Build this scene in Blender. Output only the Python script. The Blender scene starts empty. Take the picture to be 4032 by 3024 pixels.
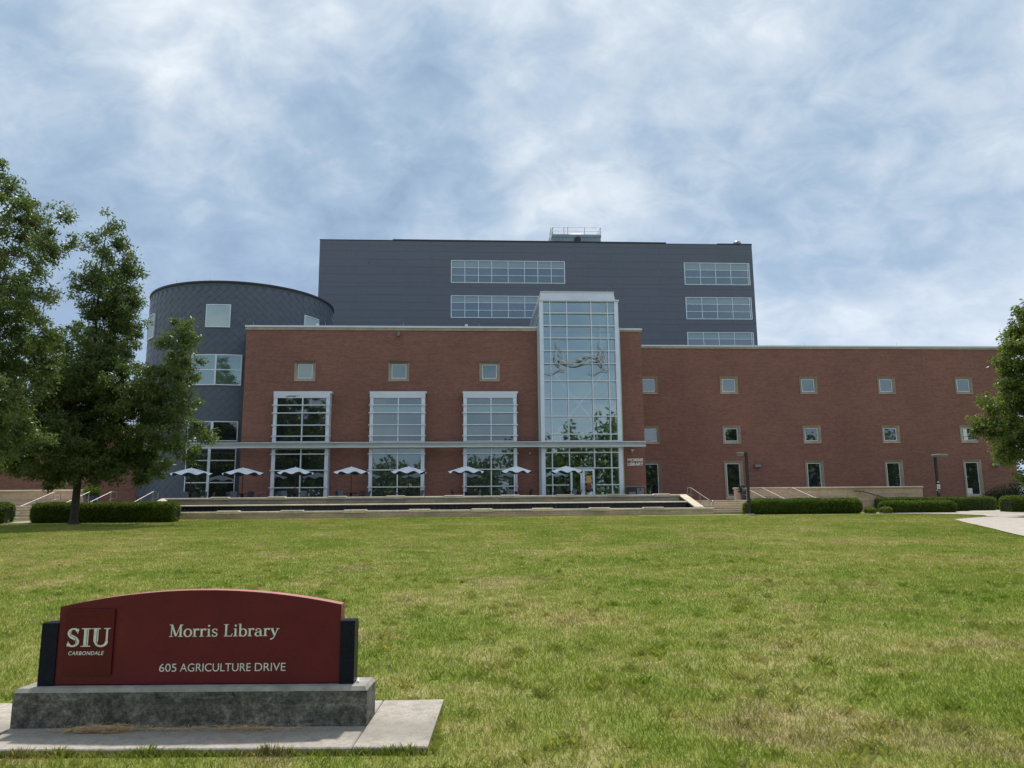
import bpy, math, random
import numpy as np
from mathutils import Vector, Matrix

random.seed(7); rng = np.random.default_rng(7)
sc = bpy.context.scene
C = sc.collection
R = math.radians

# ------------------------------------------------------------------ camera
RT = Vector((0.9983019122, -0.0575948929, -0.0087246980))
UP = Vector((-0.0007785388, -0.1629536051, 0.9866334256))
FW = Vector((0.0582467675, 0.9849512429, 0.1627217355))
EYE = Vector((0, 0, 1.6))
cam_d = bpy.data.cameras.new('camera'); cam = bpy.data.objects.new('camera', cam_d); C.objects.link(cam)
M3 = Matrix((RT, UP, -FW)).transposed()
cam.matrix_world = Matrix.Translation(EYE) @ M3.to_4x4()
cam_d.sensor_width = 36; cam_d.lens = 36 * 3000 / 4032
cam_d.clip_start = 0.05; cam_d.clip_end = 2000
sc.camera = cam

# ------------------------------------------------------------------ light
SUN_EL, SUN_AZ = R(61), R(6)          # azimuth from +Y towards +X
w = bpy.data.worlds.new('World'); sc.world = w; w.use_nodes = True
nt = w.node_tree; N = nt.nodes; L = nt.links
bg = N['Background']; out = N['World Output']
sky = N.new('ShaderNodeTexSky'); sky.sky_type = 'NISHITA'; sky.sun_disc = False
sky.sun_elevation = SUN_EL; sky.sun_rotation = SUN_AZ
sky.air_density = 1.0; sky.dust_density = 1.5; sky.ozone_density = 1.2
tc = N.new('ShaderNodeTexCoord')
sep = N.new('ShaderNodeSeparateXYZ'); L.new(tc.outputs['Generated'], sep.inputs[0])
def wm(op, a, b=None, c=None):
    n = N.new('ShaderNodeMath'); n.operation = op
    for i, v in enumerate((a, b, c)):
        if v is None: continue
        if isinstance(v, (int, float)): n.inputs[i].default_value = v
        else: L.new(v, n.inputs[i])
    return n.outputs[0]
zc = wm('MAXIMUM', sep.outputs['Z'], 0.0)
den = wm('ADD', zc, 0.55)
cx_ = wm('DIVIDE', sep.outputs['X'], den); cy_ = wm('DIVIDE', sep.outputs['Y'], den)
comb = N.new('ShaderNodeCombineXYZ'); L.new(cx_, comb.inputs[0]); L.new(cy_, comb.inputs[1])
SKYOFF = (3.7, 0.8, 0)
def wnoise(scale, detail, rough, dist, off, rot=0, sx=1, sy=1):
    mp = N.new('ShaderNodeMapping'); L.new(comb.outputs[0], mp.inputs[0])
    mp.inputs['Location'].default_value = off; mp.inputs['Rotation'].default_value[2] = rot
    mp.inputs['Scale'].default_value = (sx, sy, 1)
    n = N.new('ShaderNodeTexNoise'); L.new(mp.outputs[0], n.inputs['Vector'])
    n.inputs['Scale'].default_value = scale; n.inputs['Detail'].default_value = detail
    n.inputs['Roughness'].default_value = rough; n.inputs['Distortion'].default_value = dist
    return n.outputs['Fac']
def wramp(fac, stops):
    r = N.new('ShaderNodeValToRGB'); L.new(fac, r.inputs[0]); e = r.color_ramp.elements
    while len(e) < len(stops): e.new(0.5)
    for el, (p, c) in zip(e, stops):
        el.position = p; el.color = (*c, 1) if not isinstance(c, (int, float)) else (c, c, c, 1)
    return r.outputs[0]
big = wnoise(1.25, 6, 0.55, 0.3, SKYOFF)
mid = wnoise(5.5, 5, 0.55, 0.15, (1.3, 0.4, 0), rot=0.7, sx=1.0, sy=1.15)
fine = wnoise(14.0, 6, 0.6, 0.5, (0.3, 2.4, 0), rot=0.7, sx=1.0, sy=1.3)
s1 = wm('MULTIPLY', big, 0.66); s2 = wm('MULTIPLY', mid, 0.19); s3 = wm('MULTIPLY', fine, 0.15)
dens = wm('ADD', wm('ADD', s1, s2), s3)
cloud_col = wramp(dens, [(0.38, (0.185, 0.262, 0.375)), (0.45, (0.265, 0.352, 0.460)), (0.515, (0.405, 0.470, 0.545)), (0.60, (0.63, 0.665, 0.69))])
cover = wramp(mid, [(0.30, 0.86), (0.46, 0.98)])
skyk = N.new('ShaderNodeVectorMath'); skyk.operation = 'SCALE'; L.new(sky.outputs[0], skyk.inputs[0]); skyk.inputs['Scale'].default_value = 0.085
# pale haze close to the horizon
hz = wramp(sep.outputs['Z'], [(0.02, 0.62), (0.42, 0.0)])
mixh = N.new('ShaderNodeMix'); mixh.data_type = 'RGBA'; L.new(hz, mixh.inputs['Factor'])
L.new(cloud_col, mixh.inputs['A']); mixh.inputs['B'].default_value = (0.315, 0.405, 0.55, 1)
mixc = N.new('ShaderNodeMix'); mixc.data_type = 'RGBA'
L.new(cover, mixc.inputs['Factor']); L.new(skyk.outputs[0], mixc.inputs['A']); L.new(mixh.outputs['Result'], mixc.inputs['B'])
L.new(mixc.outputs['Result'], bg.inputs['Color']); bg.inputs['Strength'].default_value = 1.06
sun_d = bpy.data.lights.new('sun', 'SUN'); sun_d.energy = 3.0; sun_d.angle = R(2.5); sun_d.color = (1.0, 0.94, 0.86)
sun = bpy.data.objects.new('sun', sun_d); C.objects.link(sun)
sd = Vector((math.sin(SUN_AZ) * math.cos(SUN_EL), math.cos(SUN_AZ) * math.cos(SUN_EL), math.sin(SUN_EL)))
sun.rotation_euler = sd.to_track_quat('Z', 'Y').to_euler()
sc.view_settings.view_transform = 'Standard'; sc.view_settings.look = 'None'
sc.view_settings.gamma = 1; sc.view_settings.use_curve_mapping = False
sc.view_settings.exposure = 0.53
sc.cycles.max_bounces = 6; sc.cycles.transparent_max_bounces = 12
sc.cycles.caustics_reflective = False; sc.cycles.caustics_refractive = False

# ------------------------------------------------------------------ helpers
def at(px, py, Y):
    "point of the vertical plane Y seen at a pixel of the 4032 x 3024 photograph (used for tree outlines only)"
    d = FW + RT * ((px - 2016) / 3000) - UP * ((py - 1512) / 3000)
    return EYE + d * (Y / d.y)
def ground(y):
    return 1.22 * min(max((y - 6) / 40, 0), 1)
def tag(o, label=None, cat=None, group=None, kind=None):
    if label: o['label'] = label
    if cat: o['category'] = cat
    if group: o['group'] = group
    if kind: o['kind'] = kind
    return o
def thing(name, label, cat, loc=(0, 0, 0), rz=0.0, group=None):
    o = bpy.data.objects.new(name, None); C.objects.link(o)
    o.location = loc; o.rotation_euler = (0, 0, rz); o.empty_display_size = 0.2
    return tag(o, label, cat, group)
def put(name, mesh, parent=None, world=False):
    o = bpy.data.objects.new(name, mesh); C.objects.link(o)
    if parent is not None:
        o.parent = parent
        if world:
            o.matrix_parent_inverse = worldm(parent).inverted()
    return o
def worldm(o):
    M = Matrix.LocRotScale(o.location, o.rotation_euler, o.scale)
    return worldm(o.parent) @ o.matrix_parent_inverse @ M if o.parent else M
class MB:
    def __init__(s): s.v = []; s.f = []
    def add(s, vs, fs):
        b = len(s.v); s.v += [tuple(v) for v in vs]; s.f += [tuple(b + i for i in f) for f in fs]; return s
    def box(s, x0, x1, y0, y1, z0, z1):
        return s.add([(x0,y0,z0),(x1,y0,z0),(x1,y1,z0),(x0,y1,z0),(x0,y0,z1),(x1,y0,z1),(x1,y1,z1),(x0,y1,z1)],
                     [(0,3,2,1),(4,5,6,7),(0,1,5,4),(1,2,6,5),(2,3,7,6),(3,0,4,7)])
    def cbox(s, x0, x1, y0, y1, z0, z1, b=0.01):
        "box with chamfered top edges"
        s.add([(x0,y0,z0),(x1,y0,z0),(x1,y1,z0),(x0,y1,z0),(x0,y0,z1-b),(x1,y0,z1-b),(x1,y1,z1-b),(x0,y1,z1-b),
               (x0+b,y0+b,z1),(x1-b,y0+b,z1),(x1-b,y1-b,z1),(x0+b,y1-b,z1)],
              [(0,3,2,1),(0,1,5,4),(1,2,6,5),(2,3,7,6),(3,0,4,7),(4,5,9,8),(5,6,10,9),(6,7,11,10),(7,4,8,11),(8,9,10,11)]); return s
    def prism(s, pts, y0, y1):
        "polygon in x,z pushed along y"
        n = len(pts); vs = [(p[0], y0, p[1]) for p in pts] + [(p[0], y1, p[1]) for p in pts]
        return s.add(vs, [tuple(range(n)), tuple(range(2*n-1, n-1, -1))] + [(i, i+n, (i+1) % n + n, (i+1) % n) for i in range(n)])
    def prismx(s, pts, x0, x1):
        "polygon in y,z pushed along x"
        n = len(pts); vs = [(x0, p[0], p[1]) for p in pts] + [(x1, p[0], p[1]) for p in pts]
        return s.add(vs, [tuple(range(n-1, -1, -1)), tuple(range(n, 2*n))] + [(i, (i+1) % n, (i+1) % n + n, i+n) for i in range(n)])
    def prismz(s, pts, z0, z1):
        n = len(pts); vs = [(p[0], p[1], z0) for p in pts] + [(p[0], p[1], z1) for p in pts]
        return s.add(vs, [tuple(range(n-1, -1, -1)), tuple(range(n, 2*n))] + [(i, (i+1) % n, (i+1) % n + n, i+n) for i in range(n)])
    def tube(s, pts, r, seg=8, cap=True):
        pts = [Vector(p) for p in pts]; n = len(pts); rs = r if isinstance(r, (list, tuple)) else [r] * n
        b = len(s.v); prev = None
        for i, p in enumerate(pts):
            t = (pts[min(i+1, n-1)] - pts[max(i-1, 0)]).normalized()
            a = prev if prev is not None else (Vector((0,0,1)) if abs(t.z) < 0.9 else Vector((1,0,0)))
            u = (a - t * a.dot(t)).normalized(); prev = u; q = t.cross(u)
            for k in range(seg):
                an = 2*math.pi*k/seg; s.v.append(tuple(p + (u*math.cos(an) + q*math.sin(an)) * rs[i]))
        for i in range(n-1):
            for k in range(seg):
                k2 = (k+1) % seg; s.f.append((b+i*seg+k, b+i*seg+k2, b+(i+1)*seg+k2, b+(i+1)*seg+k))
        if cap:
            s.f.append(tuple(b+k for k in range(seg-1, -1, -1))); s.f.append(tuple(b+(n-1)*seg+k for k in range(seg)))
        return s
    def lathe(s, prof, seg=16, cx=0, cy=0):
        b = len(s.v); n = len(prof)
        for (r, z) in prof:
            for k in range(seg):
                an = 2*math.pi*k/seg; s.v.append((cx + r*math.cos(an), cy + r*math.sin(an), z))
        for i in range(n-1):
            for k in range(seg):
                k2 = (k+1) % seg; s.f.append((b+i*seg+k, b+i*seg+k2, b+(i+1)*seg+k2, b+(i+1)*seg+k))
        return s
    def mesh(s, name, mat, smooth=False):
        me = bpy.data.meshes.new(name); me.from_pydata(s.v, [], s.f); me.update()
        if mat: me.materials.append(mat)
        if smooth: me.polygons.foreach_set('use_smooth', [True] * len(me.polygons))
        return me
    def build(s, name, mat, parent=None, smooth=False, world=True):
        return put(name, s.mesh(name, mat, smooth), parent, world)
UC = {}
def ubox(name, mat, parent, x0, x1, y0, y1, z0, z1, world=True):
    "box part; all boxes of one kind and material share one unit mesh"
    k = (name, mat.name)
    if k not in UC: UC[k] = MB().box(-.5, .5, -.5, .5, -.5, .5).mesh(name, mat)
    o = put(name, UC[k], parent, world)
    o.location = ((x0+x1)/2, (y0+y1)/2, (z0+z1)/2); o.scale = (x1-x0, y1-y0, z1-z0)
    return o
def copy_tree(o, parent=None):
    c = o.copy(); C.objects.link(c)
    if parent is not None: c.parent = parent
    for ch in [q for q in o.children]: copy_tree(ch, c)
    return c
def npmesh(name, verts, quads, mat):
    "fast mesh from numpy arrays; quads is (n,k) of vertex indices"
    me = bpy.data.meshes.new(name); nf, k = quads.shape
    me.vertices.add(len(verts)); me.vertices.foreach_set('co', np.asarray(verts, dtype=np.float32).ravel())
    me.loops.add(nf * k); me.loops.foreach_set('vertex_index', quads.astype(np.int32).ravel())
    me.polygons.add(nf); me.polygons.foreach_set('loop_start', np.arange(nf, dtype=np.int32) * k)
    me.polygons.foreach_set('loop_total', np.full(nf, k, dtype=np.int32))
    me.update(calc_edges=True); me.materials.append(mat); return me

# ------------------------------------------------------------------ materials
class Mt:
    def __init__(s, name):
        s.m = bpy.data.materials.new(name); s.m.use_nodes = True; s.nt = s.m.node_tree
        s.p = s.nt.nodes['Principled BSDF']; s.o = s.nt.nodes['Material Output']; s.g = s.nt.nodes.new('ShaderNodeNewGeometry')
    def n(s, t): return s.nt.nodes.new(t)
    def l(s, a, b): s.nt.links.new(a, b)
    def val(s, i, v):
        if isinstance(v, (int, float)): i.default_value = v
        elif isinstance(v, tuple): i.default_value = v if len(v) == len(i.default_value) else (*v, 1)
        else: s.l(v, i)
    def math(s, op, a, b=0.0):
        n = s.n('ShaderNodeMath'); n.operation = op; s.val(n.inputs[0], a); s.val(n.inputs[1], b); return n.outputs[0]
    def noise(s, scale, detail=4, rough=.55, vec=None, st=(1, 1, 1), dist=0):
        mp = s.n('ShaderNodeMapping'); s.l(vec if vec is not None else s.g.outputs['Position'], mp.inputs[0]); mp.inputs['Scale'].default_value = st
        n = s.n('ShaderNodeTexNoise'); s.l(mp.outputs[0], n.inputs['Vector'])
        n.inputs['Scale'].default_value = scale; n.inputs['Detail'].default_value = detail; n.inputs['Roughness'].default_value = rough; n.inputs['Distortion'].default_value = dist
        return n.outputs['Fac']
    def ramp(s, fac, stops):
        r = s.n('ShaderNodeValToRGB'); s.l(fac, r.inputs[0]); e = r.color_ramp.elements
        while len(e) < len(stops): e.new(.5)
        for el, (p, c) in zip(e, stops):
            el.position = p; el.color = (*c, 1) if not isinstance(c, (int, float)) else (c, c, c, 1)
        return r.outputs[0]
    def mix(s, f, a, b, mode='MIX'):
        n = s.n('ShaderNodeMix'); n.data_type = 'RGBA'; n.blend_type = mode
        s.val(n.inputs['Factor'], f); s.val(n.inputs['A'], a); s.val(n.inputs['B'], b); return n.outputs['Result']
    def col(s, c): s.val(s.p.inputs['Base Color'], c); return s
    def set(s, **k):
        for a, v in k.items(): s.val(s.p.inputs[a.replace('_', ' ')], v)
        return s
    def bump(s, h, strength=.3, dist=.02):
        b = s.n('ShaderNodeBump'); s.l(h, b.inputs['Height']); b.inputs['Strength'].default_value = strength; b.inputs['Distance'].default_value = dist
        s.l(b.outputs[0], s.p.inputs['Normal']); return s
def simple(name, c, rough=.6, metal=0.0, var=.12, scale=3.0, bump=0.0):
    m = Mt(name); f = m.noise(scale, 5)
    lo = tuple(x * (1 - var) for x in c); hi = tuple(min(1, x * (1 + var)) for x in c)
    m.col(m.ramp(f, [(.3, lo), (.7, hi)])).set(Roughness=rough, Metallic=metal)
    if bump: m.bump(m.noise(scale * 8, 4), bump, .01)
    return m.m

def mk_brick(name, c1, c2, mortar):
    m = Mt(name); sx = m.n('ShaderNodeSeparateXYZ'); m.l(m.g.outputs['Position'], sx.inputs[0])
    cb = m.n('ShaderNodeCombineXYZ'); m.l(m.math('ADD', sx.outputs[0], sx.outputs[1]), cb.inputs[0]); m.l(sx.outputs[2], cb.inputs[1])
    b = m.n('ShaderNodeTexBrick'); m.l(cb.outputs[0], b.inputs['Vector']); b.inputs['Scale'].default_value = 1
    b.inputs['Brick Width'].default_value = .21; b.inputs['Row Height'].default_value = .075; b.inputs['Mortar Size'].default_value = .008
    b.inputs['Mortar Smooth'].default_value = .2; b.inputs['Bias'].default_value = -.1
    b.inputs['Color1'].default_value = (*c1, 1); b.inputs['Color2'].default_value = (*c2, 1); b.inputs['Mortar'].default_value = (*mortar, 1)
    st = m.noise(1.0, 5, .65, cb.outputs[0], (.55, 5.0, 1))       # horizontal course streaks
    lg = m.noise(.22, 3, .5, cb.outputs[0])
    c = m.mix(1.0, b.outputs['Color'], m.ramp(st, [(.3, (.84, .81, .81)), (.5, (1, 1, 1)), (.72, (1.09, 1.07, 1.05))]), 'MULTIPLY')
    c = m.mix(1.0, c, m.ramp(lg, [(.3, (.88, .86, .88)), (.7, (1.08, 1.06, 1.02))]), 'MULTIPLY')
    m.col(c).set(Roughness=.85); m.bump(b.outputs['Fac'], -.35, .006); return m.m
BRICK = mk_brick('brick_wall', (.270, .110, .082), (.180, .068, .053), (.23, .165, .14))

def mk_stone(name, c, grime=(.5, .5, .5)):
    m = Mt(name); a = m.noise(.9, 6, .6); b = m.noise(7, 5, .6)
    oi = m.n('ShaderNodeObjectInfo'); rnd = m.ramp(oi.outputs['Random'], [(0, (.84, .84, .86)), (.5, (1, .99, .97)), (1, (1.13, 1.08, 1.02))])
    col = m.mix(1.0, m.ramp(a, [(.3, tuple(x * .8 for x in c)), (.7, tuple(x * 1.12 for x in c))]), m.ramp(b, [(.35, (.86, .86, .86)), (.65, (1.06, 1.06, 1.06))]), 'MULTIPLY')
    col = m.mix(1.0, col, rnd, 'MULTIPLY')
    gr = m.noise(1.6, 5, .7, st=(2.5, 2.5, .7)); col = m.mix(m.ramp(gr, [(.55, 0.0), (.8, .55)]), col, tuple(x * y for x, y in zip(c, grime)))
    m.col(col).set(Roughness=.85); m.bump(b, .25, .01); return m.m
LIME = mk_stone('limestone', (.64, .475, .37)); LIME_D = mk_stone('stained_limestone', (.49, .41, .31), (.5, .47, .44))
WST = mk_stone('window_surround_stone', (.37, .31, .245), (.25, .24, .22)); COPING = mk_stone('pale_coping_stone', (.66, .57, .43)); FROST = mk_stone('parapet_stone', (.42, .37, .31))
METAL_W = simple('pale_aluminium', (.68, .74, .84), .42, .25, .06, 2)
METAL_C = simple('canopy_steel', (.40, .45, .45), .45, .1, .10, 1.2)
FLASH = simple('white_flashing', (.66, .69, .72), .4, .2, .05, 1)
CAPM = simple('tower_cap_metal', (.66, .68, .78), .45, .2, .07, .7)
STEEL = simple('rail_steel', (.42, .40, .38), .35, .8, .08, 5)
DARKM = simple('dark_bronze_metal', (.035, .028, .036), .5, .2, .2, 6)
LAMPH = simple('lamp_head_grey', (.17, .17, .155), .5, .1, .1, 6)
WHITEP = simple('white_paint', (.72, .73, .72), .5, 0, .05, 9)
RUBR = simple('joint_filler', (.19, .11, .09), .8)
ROOFM = simple('dark_roofing', (.10, .10, .105), .8)

def mk_slate(name, base, tint, va=.14):
    m = Mt(name); oi = m.n('ShaderNodeObjectInfo')
    r = m.math('FRACT', m.math('ADD', oi.outputs['Random'], m.g.outputs['Random Per Island']))
    a = m.noise(.28, 4, .6); b = m.noise(5, 4, .6)
    c = m.ramp(r, [(0, tuple(x * (1-va) for x in base)), (1, tuple(x * (1+va) for x in base))])
    c = m.mix(m.ramp(a, [(.35, 0.0), (.65, 1.0)]), c, tint)
    c = m.mix(1.0, c, m.ramp(b, [(.3, (.93, .93, .93)), (.7, (1.05, 1.05, 1.05))]), 'MULTIPLY')
    m.col(c).set(Roughness=m.ramp(r, [(0, .42), (1, .6)]), Metallic=.15); return m.m
PANEL = mk_slate('grey_zinc_panel', (.126, .138, .176), (.120, .138, .170), .04)
SHING = mk_slate('blue_grey_zinc_shingle', (.084, .108, .152), (.094, .112, .145), .20)
SHEDGE = simple('dark_zinc_gap', (.06, .068, .09), .7)

def mk_glass(name, body, refl, tint=(.86, .92, .93), warp=.012, lights=False):
    m = Mt(name)
    c = body
    if lights:   # shelves and ceiling glow dimly seen inside the rooms
        f = m.noise(1.1, 3, .6, st=(1, 1, 2.6)); c = m.ramp(f, [(.40, body), (.62, tuple(x * 2.2 + .015 for x in body)), (.74, (.13, .11, .07))])
    m.col(c).set(Roughness=.5); m.p.inputs['Specular IOR Level'].default_value = 0
    gl = m.n('ShaderNodeBsdfGlossy'); gl.inputs['Color'].default_value = (*tint, 1); gl.inputs['Roughness'].default_value = .015
    oi = m.n('ShaderNodeObjectInfo'); off = m.n('ShaderNodeCombineXYZ')
    m.l(m.math('MULTIPLY', oi.outputs['Random'], 40.0), off.inputs[0]); ad = m.n('ShaderNodeVectorMath'); m.l(m.g.outputs['Position'], ad.inputs[0]); m.l(off.outputs[0], ad.inputs[1])
    b = m.n('ShaderNodeBump'); m.l(m.noise(.5, 2, .5, ad.outputs[0]), b.inputs['Height']); b.inputs['Strength'].default_value = .35; b.inputs['Distance'].default_value = warp
    m.l(b.outputs[0], gl.inputs['Normal'])
    mx = m.n('ShaderNodeMixShader'); mx.inputs[0].default_value = refl
    m.l(m.p.outputs[0], mx.inputs[1]); m.l(gl.outputs[0], mx.inputs[2]); m.l(mx.outputs[0], m.o.inputs[0]); return m.m
GL_DARK = mk_glass('dark_window_glass', (.014, .019, .020), .19, lights=False)
GL_MID = mk_glass('coated_window_glass', (.034, .042, .040), .25, (.78, .90, .88))
GL_UP = mk_glass('tower_mid_glass', (.050, .062, .080), .24, (.80, .90, .95)); GL_UPT = mk_glass('tower_low_glass', (.060, .100, .105), .20, (.80, .92, .95))
GL_LIT = mk_glass('office_window_glass', (.018, .024, .026), .22, lights=True)
GL_BLIND = mk_glass('blind_backed_glass', (.25, .33, .35), .12, (.8, .93, .95))
GL_TEAL = mk_glass('teal_window_glass', (.08, .13, .13), .30, (.8, .95, .93))
def mk_clear(name, refl, tint):
    m = Mt(name); m.nt.nodes.remove(m.p)
    tr = m.n('ShaderNodeBsdfTransparent'); tr.inputs[0].default_value = (*tint, 1)
    gl = m.n('ShaderNodeBsdfGlossy'); gl.inputs['Color'].default_value = (.86, .96, .97, 1); gl.inputs['Roughness'].default_value = .015
    b = m.n('ShaderNodeBump'); m.l(m.noise(.45, 2, .5), b.inputs['Height']); b.inputs['Strength'].default_value = .3; b.inputs['Distance'].default_value = .012; m.l(b.outputs[0], gl.inputs['Normal'])
    mx = m.n('ShaderNodeMixShader'); mx.inputs[0].default_value = refl
    m.l(tr.outputs[0], mx.inputs[1]); m.l(gl.outputs[0], mx.inputs[2]); m.l(mx.outputs[0], m.o.inputs[0]); return m.m
GL_CLEAR = mk_clear('entrance_glass', .27, (.82, .90, .87))
INT_G = simple('interior_green_plaster', (.42, .47, .34), .8, 0, .06, 1)
INT_W = simple('interior_pale_plaster', (.46, .53, .54), .8, 0, .04, 1)
INT_D = simple('interior_dark', (.03, .035, .04), .8)

def grass_nodes(m, blade):
    P = m.g.outputs['Position']
    a = m.noise(.13, 4, .6, P, (1, 1, 0)); b = m.noise(.55, 5, .62, P, (1, 1, 0), .4); c = m.noise(2.6, 4, .6, P, (1, 1, 0))
    v = m.math('ADD', m.math('ADD', m.math('MULTIPLY', a, .34), m.math('MULTIPLY', b, .40)), m.math('MULTIPLY', c, .26))
    col = m.ramp(v, [(.40, (.150, .205, .034)), (.465, (.195, .238, .050)), (.525, (.258, .268, .084)), (.585, (.350, .318, .150)), (.645, (.45, .375, .215))])
    d = m.noise(.55, 5, .6, P, (1, 1, 0), .9); e = m.noise(.9, 5, .62, m.n('ShaderNodeNewGeometry').outputs['Position'], (1, 1.1, 0), 1.3); k = m.noise(1.7, 5, .6, P, (1, 1, 0), .5)
    col = m.mix(m.ramp(d, [(.57, 0.0), (.66, .6)]), col, (.245, .195, .115))
    col = m.mix(m.ramp(e, [(.60, 0.0), (.66, .65)]), col, (.40, .315, .195))
    return m.mix(m.ramp(k, [(.62, 0.0), (.72, .6)]), col, (.085, .115, .045))
def mk_ground():
    m = Mt('lawn_ground'); c = grass_nodes(m, False)
    f = m.noise(26, 5, .7); g = m.noise(70, 3, .7, st=(1.4, .8, 1))
    c = m.mix(1.0, c, m.ramp(f, [(.3, (.62, .62, .6)), (.65, (1.08, 1.08, 1.06))]), 'MULTIPLY')
    c = m.mix(1.0, c, m.ramp(g, [(.35, (.8, .8, .8)), (.65, (1.12, 1.12, 1.1))]), 'MULTIPLY')
    m.col(c).set(Roughness=.95); m.p.inputs['Specular IOR Level'].default_value = .1
    m.bump(f, .35, .02); return m.m
GROUND = mk_ground()
def leafy(name, colnode, trans, m=None, rough=.5):
    "diffuse + gloss + translucency"
    tl = m.n('ShaderNodeBsdfTranslucent'); m.l(m.mix(1.0, colnode, (1.25, 1.35, .7), 'MULTIPLY'), tl.inputs[0])
    m.col(colnode).set(Roughness=rough); m.p.inputs['Specular IOR Level'].default_value = .35
    mx = m.n('ShaderNodeMixShader'); mx.inputs[0].default_value = trans
    m.l(m.p.outputs[0], mx.inputs[1]); m.l(tl.outputs[0], mx.inputs[2]); m.l(mx.outputs[0], m.o.inputs[0]); return m.m
def mk_blade():
    m = Mt('grass_blade'); c = grass_nodes(m, True)
    r = m.ramp(m.g.outputs['Random Per Island'], [(0, (.80, .88, .72)), (.6, (1.15, 1.15, 1.1)), (.9, (1.4, 1.3, 1.2)), (1, (2.0, 1.75, 1.6))])
    return leafy('grass_blade', m.mix(1.0, c, r, 'MULTIPLY'), .35, m, .6)
BLADE = mk_blade()
def mk_leaf(name, dark, light, trans=.3, rough=.4):
    m = Mt(name); r = m.g.outputs['Random Per Island']; cl = m.noise(.9, 3, .6)
    f = m.math('ADD', m.math('MULTIPLY', r, .6), m.math('MULTIPLY', m.ramp(cl, [(.35, 0.0), (.65, 1.0)]), .4))
    return leafy(name, m.mix(f, dark, light), trans, m, rough)
LEAF_OAK = mk_leaf('oak_leaf', (.055, .094, .032), (.170, .210, .078), .44)
LEAF_R = mk_leaf('maple_leaf', (.070, .112, .028), (.20, .245, .070), .45)
LEAF_D = mk_leaf('dark_leaf', (.014, .030, .014), (.040, .062, .022), .2)
LEAF_H = mk_leaf('hedge_leaf', (.050, .095, .012), (.165, .225, .030), .35, .6)
LEAF_Y = mk_leaf('yellow_shrub_leaf', (.12, .16, .02), (.24, .27, .05), .3, .55)
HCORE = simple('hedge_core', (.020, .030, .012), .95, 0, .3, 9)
def mk_bark():
    m = Mt('bark'); f = m.noise(6, 6, .7, st=(3, 3, .6)); m.col(m.ramp(f, [(.3, (.030, .024, .020)), (.7, (.085, .068, .055))])).set(Roughness=.95)
    m.bump(f, .8, .04); return m.m
BARK = mk_bark()

# ------------------------------------------------------------------ ground, paths, terrace
gx = sorted(set([-900, -400, -200, -120] + list(range(-80, 81, 4)) + [120, 200, 400, 900]))
gy = sorted(set([-900, -400, -200, -100, -60, -30, -10, 0] + [round(3 + .5 * i, 2) for i in range(0, 90)] + [50, 60, 80, 120, 200, 400, 900]))
b = MB(); nx = len(gx)
def dimple(x, y):
    if y < 4 or y > 45: return 0
    return .012 * math.sin(x * .35 + 1.3) * math.sin(y * .27) * min(1, (45 - y) / 8) * min(1, max(0, (y - 8) / 8))
for y in gy:
    for x in gx: b.v.append((x, y, ground(y) + dimple(x, y)))
for j in range(len(gy) - 1):
    for i in range(nx - 1): b.f.append((j*nx+i, j*nx+i+1, (j+1)*nx+i+1, (j+1)*nx+i))
lawn = b.build('lawn', GROUND, None, True); tag(lawn, kind='structure')

def mk_conc(name, c, dark, stain=False):
    m = Mt(name); a = m.noise(2.3, 8, .72); f = m.noise(13, 8, .75); sp = m.noise(70, 5, .75)
    col = m.ramp(a, [(.32, tuple(x * .74 for x in c)), (.66, tuple(x * 1.12 for x in c))])
    col = m.mix(m.ramp(f, [(.46, 0.0), (.68, .6)]), col, dark)
    col = m.mix(1.0, col, m.ramp(sp, [(.35, (.74, .74, .74)), (.65, (1.14, 1.14, 1.14))]), 'MULTIPLY')
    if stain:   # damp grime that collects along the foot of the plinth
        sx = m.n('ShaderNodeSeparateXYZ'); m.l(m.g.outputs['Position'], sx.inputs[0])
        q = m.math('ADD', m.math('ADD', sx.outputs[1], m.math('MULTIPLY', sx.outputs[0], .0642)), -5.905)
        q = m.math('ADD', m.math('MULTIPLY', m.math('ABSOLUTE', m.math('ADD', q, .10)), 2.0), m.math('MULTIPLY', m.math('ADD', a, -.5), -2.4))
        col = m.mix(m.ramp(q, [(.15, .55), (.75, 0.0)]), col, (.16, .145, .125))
    m.col(col).set(Roughness=.9); m.bump(sp, .5, .006); return m.m
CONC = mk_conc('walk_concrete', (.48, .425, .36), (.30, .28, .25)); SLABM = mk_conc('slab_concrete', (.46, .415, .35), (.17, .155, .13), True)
def gpoly(name, pts, z, mat, parent=None, th=.12, follow=False):
    n = len(pts); vs = [(x, y, (ground(y) + dimple(x, y) if follow else 0) + z) for x, y in pts] + [(x, y, (ground(y) if follow else 0) + z - th) for x, y in pts]
    fs = [tuple(range(n))] + [(i, i+n, (i+1) % n+n, (i+1) % n) for i in range(n)]
    return MB().add(vs, fs).build(name, mat, parent)
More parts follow.
